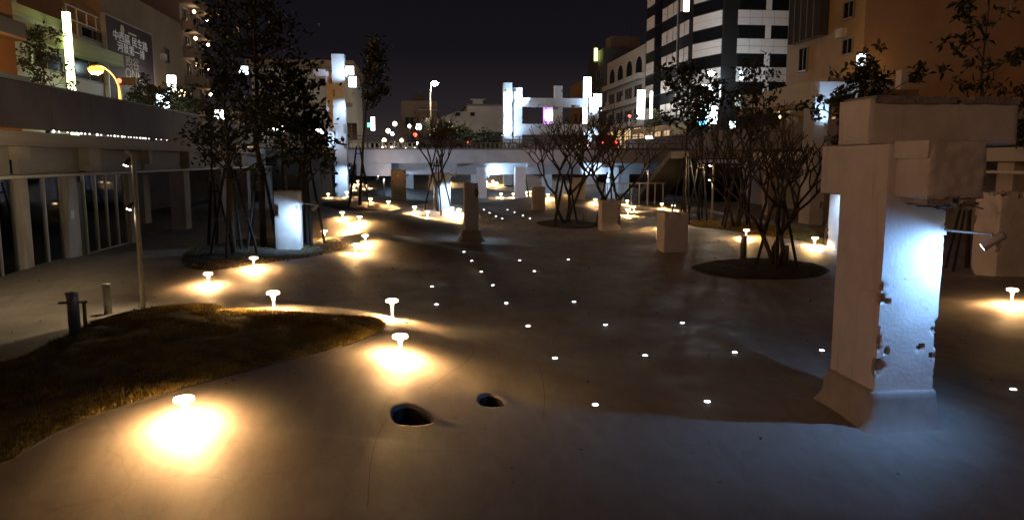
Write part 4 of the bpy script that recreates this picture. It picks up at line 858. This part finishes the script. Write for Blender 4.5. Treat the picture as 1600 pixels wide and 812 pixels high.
# --- beyond the bridge, centre
p = on_y(628, 230, 120); q = on_y(683, 158, 120)
t = house('brown_building', 'square brown flat-roofed building left of the low white one', (p[0], 120, 4.2), (q[0], 135, q[2]), PBROWN); pbox('roof_box', t, (p[0] + 1.8, 124, q[2] + .005), (p[0] + 3.6, 128, q[2] + 1.6), DARKW); pbox('awning', t, (p[0] + 2.6, 118.4, q[2] - 1.6), (q[0], 119.99, q[2] - 1.4), OWHITE)
for k, zz in enumerate((6, 8.6)): window(t, 'y-', 120, p[0] + .6, p[0] + 1.9, zz, zz + 1.5); window(t, 'y-', 120, p[0] + 3.2, p[0] + 4.4, zz, zz + 1.5)
p = on_y(680, 230, 108); q = on_y(792, 166, 108)
t = thing('low_white_building', 'low white gabled building with two small dark windows', 'building', (6, 114, 4.2)); zt = q[2]
o = MB().prism([(p[0], 4.2), (q[0], 4.2), (q[0], zt), (p[0] + 4.6, zt), (p[0] + 4.6, zt - .8), (p[0] + 3.2, zt - .8), (p[0], zt - 1.9)], 108, 122, 'y').build('wall', mat('white_render', (.42, .41, .40), .85, .1, .6, .05, 10, stain=.2), t); o.location = -wloc(t)
pbox('roof_edge', t, (p[0] + 4.4, 107.8, zt + .005), (q[0] + .2, 122.2, zt + .25), DARKW); pbox('lantern', t, (p[0] + 5.7, 112, zt + .26), (p[0] + 7.1, 114, zt + 1.1), OWHITE); pbox('lantern_roof', t, (p[0] + 5.3, 111.6, zt + 1.105), (p[0] + 7.5, 114.4, zt + 1.25), OWHITE)
for px_ in (712, 735): a = on_y(px_, 181, 108); window(t, 'y-', 108, a[0], a[0] + .6, a[2], a[2] + .45, mull=0)
window(t, 'y-', 108, q[0] - 1.6, q[0] - .4, 5.6, 7.4); window(t, 'y-', 108, q[0] - 3.6, q[0] - 2.4, 5.6, 7.4)
# glowing shop signs and a purple screen
for px0, px1, yt, yb, yy, m, lb in ((609, 617, 204, 212, 101, SIGNW, 'white lantern sign just above the waiting cars'), (622, 633, 214, 222, 98, SIGNY, 'wide warm sign lowest in the junction cluster'), (595, 606, 213, 223, 97, SIGNY, 'broad warm sign low at the left of the junction cluster'), (612, 622, 187, 197, 104, SIGNY, 'warm lantern sign over the junction, topmost of its cluster'), (636, 644, 192, 200, 110, SIGNW, 'white lantern sign in the junction cluster'), (651, 657, 189, 203, 108, SIGNC, 'narrow white upright sign in the junction cluster'),
        (604, 609, 198, 208, 112, SIGNY, 'small warm sign at the left of the junction cluster'), (645, 652, 205, 214, 102, SIGNR, 'red lit sign low in the junction cluster'), (580, 585, 183, 204, 90, SIGNW, 'slim white upright sign behind the narrow tree'), (574, 580, 192, 199, 90, glow('sign_green', (.1, .9, .5), 2), 'tiny green sign behind the narrow tree'), (854, 871, 172, 189, 96, PINK, 'pink-white glowing screen seen through the white frame'),
        (912, 924, 121, 155, 100, SIGNC, 'tall cyan lit sign above the end of the white frame'), (928, 940, 147, 166, 96, SIGNW, 'white box sign at the end of the white frame'), (911, 922, 165, 172, 98, SIGNC, 'small cyan sign inside the end of the white frame'), (911, 918, 173, 193, 98, SIGNW, 'narrow white sign inside the end of the white frame'),
        (996, 1008, 141, 186, 92, SIGNW, 'tall blazing white upright sign on the dark tower shopfront'), (1016, 1020, 143, 185, 92, SIGNW, 'thin white upright sign next to the blazing one'), (1010, 1020, 213, 217, 60, SIGNW, 'flat white oval lamp sign above the stairs'), (1091, 1121, 166, 193, 74, SIGNC, 'large pale blue-white screen at the tower entrance'), (1093, 1103, 187, 196, 73.5, SIGNB, 'bright blue corner sign under the pale screen'),
        (1141, 1150, 190, 200, 70, SIGNC, 'small cyan-green sign at the tower foot'), (1160, 1164, 150, 170, 66, SIGNW, 'thin white sign left of the pavilion roof'), (1157, 1161, 110, 124, 76, SIGNC, 'slim cyan light on the tower window edge'), (1343, 1353, 84, 103, 30, COOLW, 'small white lit window panel on the ochre building'),
        (1069, 1077, 0, 18, 78, SIGNC, 'glowing blue-white sign high on the dark tower corner')):
    if 'junction' in lb or 'waiting cars' in lb:
        p = on_y((px0 + px1) / 2, yb, yy); q = on_y(px1, yt, yy); rr = max(.22, (q[2] - p[2]) / 2.9); t = thing('street_lantern', lb.replace('sign', 'lamp'), 'lamp', (p[0], yy, 4.2))
        MB().lathe([(rr * .35, p[2] - 4.2), (rr * .8, p[2] - 4.2 + rr * .3), (rr, p[2] - 4.2 + rr), (rr * .75, p[2] - 4.2 + rr * 1.7), (rr * .3, p[2] - 4.2 + rr * 2)], 12).build('globe', m, t, True); MB().tube([(0, 0, 0), (0, 0, p[2] - 4.2)], .06, 6).build('pole', DSTEEL, t); continue
    sb_px('lit_sign', lb, yy, px0, px1, yt, yb, m, .25)
sb_px('backing_sign', 'purple panel behind the pink-white screen', 96.4, 849, 875, 166, 195, SIGNP)
sb_px('board_sign', 'pale sign board with rows of dark lettering at the tower entrance', 75, 1095, 1127, 133, 152, glow('board_dim', (.85, .85, .95), .35), txt=None)
t = thing('neon_tube', 'short lime neon tube high on the narrow dark building', 'neon light', on_y(931, 95, 128)); p = on_y(931, 95, 128); q = on_y(931, 76, 128); MB().tube([(0, 0, 0), (0, 0, q[2] - p[2])], .28, 8).build('tube', glow('neon_lime', (.85, 1, .2), 6), t); MB().box((-.4, .2, -.3), (.4, .5, q[2] - p[2] + .3)).build('backplate', DSTEEL, t)
# --- right street shops
SX = 30
t = house('arched_shophouse', 'old shophouse row with arched top windows and balconies', (SX, 102.2, 4.15), (45, 124, 19.2), OWHITE)
for k in range(4):
    ya = 103.4 + k * 5.1
    for fl, za in enumerate((9.0, 12.2)): window(t, 'x-', SX, ya, ya + 3.6, za, za + 1.7, mull=3)
    poly = [(ya + .3, 15.6), (ya + 3.3, 15.6)] + [(ya + 1.8 + 1.5 * math.cos(a), 16.6 + 1.3 * math.sin(a)) for a in np.linspace(0, math.pi, 9)]; o = MB().prism(poly, SX - .03, SX - .003, 'x').build('arched_window', WGLASS, t); o.location = -wloc(t)
    window(t, 'x-', SX, ya, ya + 3.6, 5, 8, WARMW, mull=2)
for za in (8.2, 11.4, 14.6): pbox('balcony', t, (SX - .9, 102.4, za), (SX - .005, 123.8, za + .75), OWHITE)
t = house('narrow_dark_building', 'narrow dark building with lime neon near its top', (SX - .6, 124.3, 4.15), (42, 136, 21.8), mat('dark_render', (.07, .075, .08), .7, .15, 1)); pbox('roof_room', t, (31, 126, 21.805), (36, 130, 24), DARKW)
for za in (8, 11, 14, 17): window(t, 'x-', SX - .6, 126, 129, za, za + 1.5)
t = house('ochre_shophouse', 'small ochre shophouse at the far end of the right street', (SX, 136.3, 4.15), (44, 156, 18.6), TAN)
for za in (7.6, 10.8, 14): 
    for ya in (138, 143, 148): window(t, 'x-', SX, ya, ya + 2.6, za, za + 1.6)
t = house('warm_storefront', 'warm lit arcade storefront at the foot of the dark tower', (28.0, 84, 4.15), (29.9, 101, 7.6), TAN)
for k in range(5): window(t, 'x-', 28.0, 84.6 + k * 3.3, 87.2 + k * 3.3, 4.6, 6.9, glow('storefront_warm', (1, .60, .22), .55), mull=1)
# --- dark tower with white panels
t = thing('panel_tower', 'black office tower clad with bands of white panels', 'building', (36, 88, 4.15))
TY, TX2, CY = 79.0, 44.2, 84.0
T0, T1, T2 = on_y(1129, 100, TY)[0], on_y(1150, 100, TY)[0], on_y(1244, 100, TY)[0]
foot = [(30, 102), (30, CY), (T0, TY), (TX2, TY), (TX2, 102)]
o = MB().prism(foot, 4.15, 40, 'z').build('wall', TILEB, t); o.location = -wloc(t)
def quad_panel(name, a, b, z0, z1, d, m, inset=0):
    """flat panel standing d metres off the wall line a->b (plan points)"""
    a, b = Vector((a[0], a[1], 0)), Vector((b[0], b[1], 0)); u = (b - a).normalized(); n_ = Vector((u.y, -u.x, 0)); P_ = MB()
    c = [a + n_ * .004, b + n_ * .004, b + n_ * d, a + n_ * d]; P_.prism([(v.x, v.y) for v in c], z0, z1, 'z'); o = P_.build(name, m, t); o.location = -wloc(t); return o
def along(a, b, f): return (a[0] + (b[0] - a[0]) * f, a[1] + (b[1] - a[1]) * f)
FL0 = 8.9; FH = 2.95
for k in range(7):
    z0 = FL0 + k * FH
    A, B = (T1, TY), (T2, TY); n = 5                                    # front: two rows of five white panels, then two dark windows
    for j in range(n):
        for r_ in range(2): quad_panel('panel', along(A, B, (j + .02) / n), along(A, B, (j + .98) / n), z0 + r_ * .78, z0 + r_ * .78 + .74, .09, TILEW)
    quad_panel('window', along(A, B, .03), along(A, B, .45), z0 + 1.62, z0 + 2.88, .05, WGLASS); quad_panel('window', along(A, B, .56), along(A, B, .97), z0 + 1.62, z0 + 2.88, .05, WGLASS)
    quad_panel('pier', along(A, B, .46), along(A, B, .55), z0 + 1.57, z0 + 2.94, .08, TILEW)
    A, B = along((30, CY), (T0, TY), .05), along((30, CY), (T0, TY), .95)                            # splayed corner: two wide bands
    for r_ in range(2): quad_panel('panel', A, B, z0 + r_ * .78, z0 + r_ * .78 + .74, .09, TILEW)
    quad_panel('window', A, B, z0 + 1.65, z0 + 2.85, .05, WGLASS)
    A, B = (30, 101.5), (30, CY + .6)                                      # street side: upright panels between black glass
    for f0, f1 in ((.0, .20), (.40, .52), (.53, .65), (.66, .76), (.80, .89), (.90, .98)):
        for r_ in range(2): quad_panel('panel', along(A, B, f0), along(A, B, f1 - .012), z0 + r_ * .78, z0 + r_ * .78 + .74, .09, TILEW)
    quad_panel('window', along(A, B, .22), along(A, B, .38), z0 + .1, z0 + 2.8, .05, WGLASS)
for zz in np.arange(5, 8.6, .5): quad_panel('louvre', (30, 101.5), (30, CY + .6), zz, zz + .1, .08, FRAME)
pbox('drain_pipe', t, (29.8, 88.6, 8.5), (29.9, 88.75, 29), ALU)
# --- ochre building on the right
t = house('ochre_building', 'huge ochre-lit building wall filling the right background', (29.5, 14, 4.15), (46, 49, 30), OCHRE)
t = house('tan_building', 'tan building with dark glass bay between tower and ochre wall', (30, 49.2, 4.15), (46, 61, 30), TAN)
a, b_, c_, d_ = rx(30, 1247, 1297, -60, 62); pbox('glass_bay', t, (29.3, a, c_), (29.995, b_, 26), mat('bay_glass', (.05, .052, .055), .15, .1, 1)); 
for k in range(1, 5): pbox('bay_mullion', t, (29.26, a + (b_ - a) * k / 5 - .03, c_), (29.295, a + (b_ - a) * k / 5 + .03, 26), FRAME)
for q in ((1320, 1335, 4, 28), (1318, 1333, 62, 84), (1250, 1262, 76, 110)):
    aa, bb, cc, dd = rx(30, *q); window(t, 'x-', 30, aa, bb, cc, dd)
pbox('ledge', t, (29.4, 49.3, 8.6), (29.99, 60.8, 9.0), TAN)
# pavilion roof on the street, warm inside
t = thing('pavilion', 'street pavilion with pale concrete roof and warm lit interior', 'pavilion', (25.5, 47, 4.15))
pbox('roof', t, (23.2, 42, 7.0), (28, 54, 8.2), OWHITE); pbox('roof_edge', t, (23.0, 41.8, 6.7), (28.2, 54.2, 6.99), PBROWN)
for xx in (23.5, 27.5):
    for yy in (42.4, 48, 53.4): pbox('post', t, (xx, yy, 4.15), (xx + .25, yy + .25, 6.69), PBROWN)
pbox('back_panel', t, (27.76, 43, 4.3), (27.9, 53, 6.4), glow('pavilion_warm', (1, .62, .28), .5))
MB().lathe([(.03, -.1), (.14, 0), (.1, .12)], 10, (-1.6, 2, 2.2)).build('lamp', glow('pavilion_lamp', (1, .75, .4), 25), t)
# lit ruin column behind the pillar top
t = thing('broken_column_head', 'stepped white ruin column lit blue-white behind the pillar top', 'ruin', (19.2, 33, .3))
p = on_y(1270, 230, 33); q = on_y(1291, 152, 33); rough('shaft', t, (p[0], 33, .3), (q[0] + .15, 34, q[2]), res=.16, chip=.1, seed=81)
p = on_y(1285, 150, 33); q = on_y(1348, 128, 33); rough('beam', t, (p[0] - .1, 33.1, q[2] - .75), (q[0], 33.9, q[2]), res=.12, chip=.1, seed=82)
spotlight((q[0] - 2.0, 33, 5.2), (q[0] - 2.3, 31.9, 5.0), (q[0] - 1.7, 33, 6.2), 260, 'arm spotlight on the stepped ruin column', 100)
t = thing('roof_post', 'small white lit post on a ledge above the pillar beam', 'post', on_y(1413, 140, 28)); MB().box((-.16, 0, 0), (.18, .35, .75)).build('post', WHITE, t); MB().box((-1.4, -.05, -.28), (.6, .6, -.002)).build('ledge', TAN, t); MB().box((-.18, .1, -4.6), (.0, .3, -.282)).build('leg', TAN, t)
b0 = on_y(1413, 140, 28)

# ------------------------------------------------------------------ street furniture and traffic
def street_lamp(base, h, arm, label, m=SODIUM, power=0, col=(1, .6, .2)):
    t = thing('street_lamp', label, 'street lamp', base); ax, ay = arm
    pts = [(0, 0, 0), (0, 0, h * .72)] + [(ax * (1 - math.cos(a)), ay * (1 - math.cos(a)), h * .72 + h * .28 * math.sin(a)) for a in np.linspace(.25, math.pi / 2, 6)]
    MB().tube(pts, [.10, .08] + [.055] * 6, 10).build('pole', STEEL, t, True); e_ = Vector(pts[-1])
    L = math.hypot(ax, ay) or 1; ux, uy = ax / L, ay / L
    hd = MB().tube([tuple(e_), tuple(e_ + Vector((ux, uy, -.02)) * .25), tuple(e_ + Vector((ux, uy, -.05)) * .75)], [.07, .15, .09], 10).build('lamp_head', GALV, t, True)
    q = e_ + Vector((ux, uy, 0)) * .45; MB().lathe([(.10, -.50), (.32, -.40), (.40, -.20), (.15, -.03)], 12, tuple(q + Vector((0, 0, -.03)))).build('globe', m, hd, True)
    if power:
        l = bpy.data.lights.new('street_bulb', 'POINT'); l.energy = power; l.color = col; l.shadow_soft_size = .25; lo = bpy.data.objects.new('street_bulb', l); COL.objects.link(lo); lo.parent = t; lo.location = q + Vector((0, 0, -.85))
    return t
p = on_x(188, 158, -17); street_lamp((-17, p[1], 4.3), on_x(150, 108, -17)[2] - 4.3 + .25, (-.05, -2.35), 'curved street lamp with blinding orange sodium light on the left street', SODIUM, 2600, (1, .45, .10))
p = on_y(672, 128, 86); street_lamp((p[0], 86, 4.2), p[2] - 4.2, (.3, -.6), 'tall straight street lamp with warm light beyond the bridge', glow('warm_lamp', (1, .78, .48), 500))
street_lamp((27.3, 50, 4.15), 4.4, (.6, -1.0), 'street lamp half hidden behind the big pillar, yellow light', glow('yellow_lamp', (1, .60, .20), 50))
def signal(base, h, label, lit):
    t = thing('traffic_light', label, 'traffic light', base); MB().tube([(0, 0, 0), (0, 0, h)], .07, 8).build('pole', STEEL, t, True)
    MB().box((-.22, -.2, h - .35), (1.0, .1, h + .1)).build('housing', DSTEEL, t)
    for k in range(3): MB().tube([(.0 + k * .38, -.2, h - .12), (k * .38, -.23, h - .12)], .15, 12).build('lens', SIGNR if k == lit else INK, t)
p = on_y(983, 182, 82); signal((p[0], 82, 4.2), p[2] - 4.05, 'traffic light showing red by the warm storefronts', 0)
p = on_y(147, 126, 52); signal((-19.5, 52, 4.3), p[2] - 4.2, 'traffic light on the left street under the orange lamp', 0)
def car(base, rz, label, paint, glowfront=True):
    t = thing('car', label, 'car', base, rz); sec = [(-2.15, .45, .55), (-2.1, .85, .8), (-1.2, .95, .84), (-.7, 1.42, .66), (.7, 1.45, .66), (1.5, .92, .82), (2.1, .80, .78), (2.2, .45, .6)]
    m = MB(); n = len(sec)
    for x_, zt, hw in sec:
        m.v += [(x_, -hw if zt < 1.2 else -.84, .28), (x_, -.86 if zt > .7 else -hw, .62), (x_, -hw, zt), (x_, hw, zt), (x_, .86 if zt > .7 else hw, .62), (x_, hw if zt < 1.2 else .84, .28)]
    for i in range(n - 1):
        for k in range(5): a_ = i * 6 + k; m.f.append((a_, a_ + 1, a_ + 7, a_ + 6))
        m.f.append((i * 6 + 5, i * 6, i * 6 + 6, i * 6 + 11))
    m.f += [tuple(range(6)), tuple((n - 1) * 6 + k for k in reversed(range(6)))]; m.build('body', mat(paint[0], paint[1], .3, .05, 3), t)
    MB().prism([(1.38, .98), (.72, 1.40), (.76, 1.43), (1.44, 1.0)], -.62, .62, 'y').build('windscreen', WGLASS, t)
    for sy in (-1, 1):
        MB().prism([(-1.0, .98), (1.25, .98), (.65, 1.38), (-.65, 1.38)], sy * .80, sy * .845, 'y').build('side_window', WGLASS, t)
        MB().lathe([(.02, -.02), (.12, 0), (.1, .02)], 10, (0, 0, 0)).build('headlight', HEADL, t, loc=(2.2, sy * .55, .66)).rotation_euler = (0, R(90), 0)
        MB().lathe([(.02, -.02), (.10, 0), (.08, .02)], 10, (0, 0, 0)).build('tail_light', TAIL, t, loc=(-2.17, sy * .6, .75)).rotation_euler = (0, R(-90), 0)
        for x_ in (-1.35, 1.35):
            w = MB().tube([(x_, sy * .68, .31), (x_, sy * .88, .31)], .31, 16).build('tyre', mat('rubber', (.02, .02, .02), .9), t); MB().tube([(x_, sy * .875, .31), (x_, sy * .892, .31)], .18, 12).build('rim', ALU, w)
    return t
for xx, yy, rz, lb, pt in ((-4.3, 92, -92, 'white car with headlights on, waiting beyond the bridge', ('paint_white', (.7, .7, .7))), (-1.9, 99, -90, 'silver car with headlights on, farther beyond the bridge', ('paint_silver', (.4, .4, .42))), (-6.6, 104, -88, 'dark car with headlights on in the outer lane', ('paint_dark', (.05, .05, .06))),
                           (1.5, 66.5, 180, 'grey car crossing the bridge', ('paint_grey', (.2, .2, .21))), (15.6, 65.5, 90, 'red car at the right end of the bridge, tail lights lit', ('paint_red', (.35, .03, .03)))):
    car((xx, yy, 4.26), R(rz), lb, pt)
slab('road', (-13.25, 72.1, 3.9), (0.5, 124.9, 4.26), ASPHALT)
street_lamp((29.0, 75.2, 4.15), 8.2, (-.4, -.9), 'cool white street lamp added to brighten the dark panelled tower', glow('cool_fill_lamp', (.86, .93, 1), 420))  # added lamp, brightens the white panels of the tower
# fallen leaves and grit on the paving
rng = np.random.default_rng(99); n = 420; xs = np.concatenate([rng.uniform(-9, 16, 260), rng.normal(9.5, 2.2, 60), rng.normal(-4, 3, 100)]); ys = np.concatenate([rng.uniform(7, 36, 260), rng.normal(21, 2, 60), rng.normal(24, 4, 100)])
a = rng.uniform(0, 6.28, n); A = np.stack([np.cos(a), np.sin(a), rng.uniform(-.02, .12, n)], -1)
o = leaf_mesh('fallen_leaves', np.stack([xs, ys, gz(xs, ys) + .012], -1), A, rng.uniform(.03, .10, n), rng.uniform(.015, .045, n), mat('dead_leaf', (.06, .042, .022), .8, .4, 3), None, rng); o['kind'] = 'stuff'; o['label'] = 'dead leaves and grit scattered over the paving'; o['category'] = 'leaves'
# air conditioners, aerials and cables on the houses
def air_con(parent, face_x, y, z, sg): pbox('air_conditioner', parent, (min(face_x, face_x + sg * .42) , y, z), (max(face_x, face_x + sg * .42), y + .85, z + .62), OWHITE)
for ob in [o for o in COL.objects if o.type == 'EMPTY']:
    if ob.name.startswith('arched_shophouse'):
        for y_, z_ in ((106.9, 9.3), (112.2, 12.4), (117.1, 9.2), (122.3, 12.3)): air_con(ob, SX - .003, y_, z_, -1)
    if ob.name.startswith('tan_building'):
        for y_, z_ in ((52, 12.2), (53.4, 16), (56, 7.2)): air_con(ob, 29.99, y_, z_, -1)
    if ob.name.startswith('grey_block'):
        for y_, z_ in ((84.4, 8), (88.2, 11), (84.6, 14)): air_con(ob, -27.59, y_, z_, 1)
    if ob.name.startswith('narrow_dark_building') or ob.name.startswith('arched_shophouse'):
        for k in range(3): pbox('aerial', ob, (33 + k * 2, 108 + 7 * k if 'arch' in ob.name else 127 + k, 19.2 if 'arch' in ob.name else 24), (33.05 + k * 2, 108.05 + 7 * k if 'arch' in ob.name else 127.05 + k, 21.5 if 'arch' in ob.name else 26.2), DSTEEL)
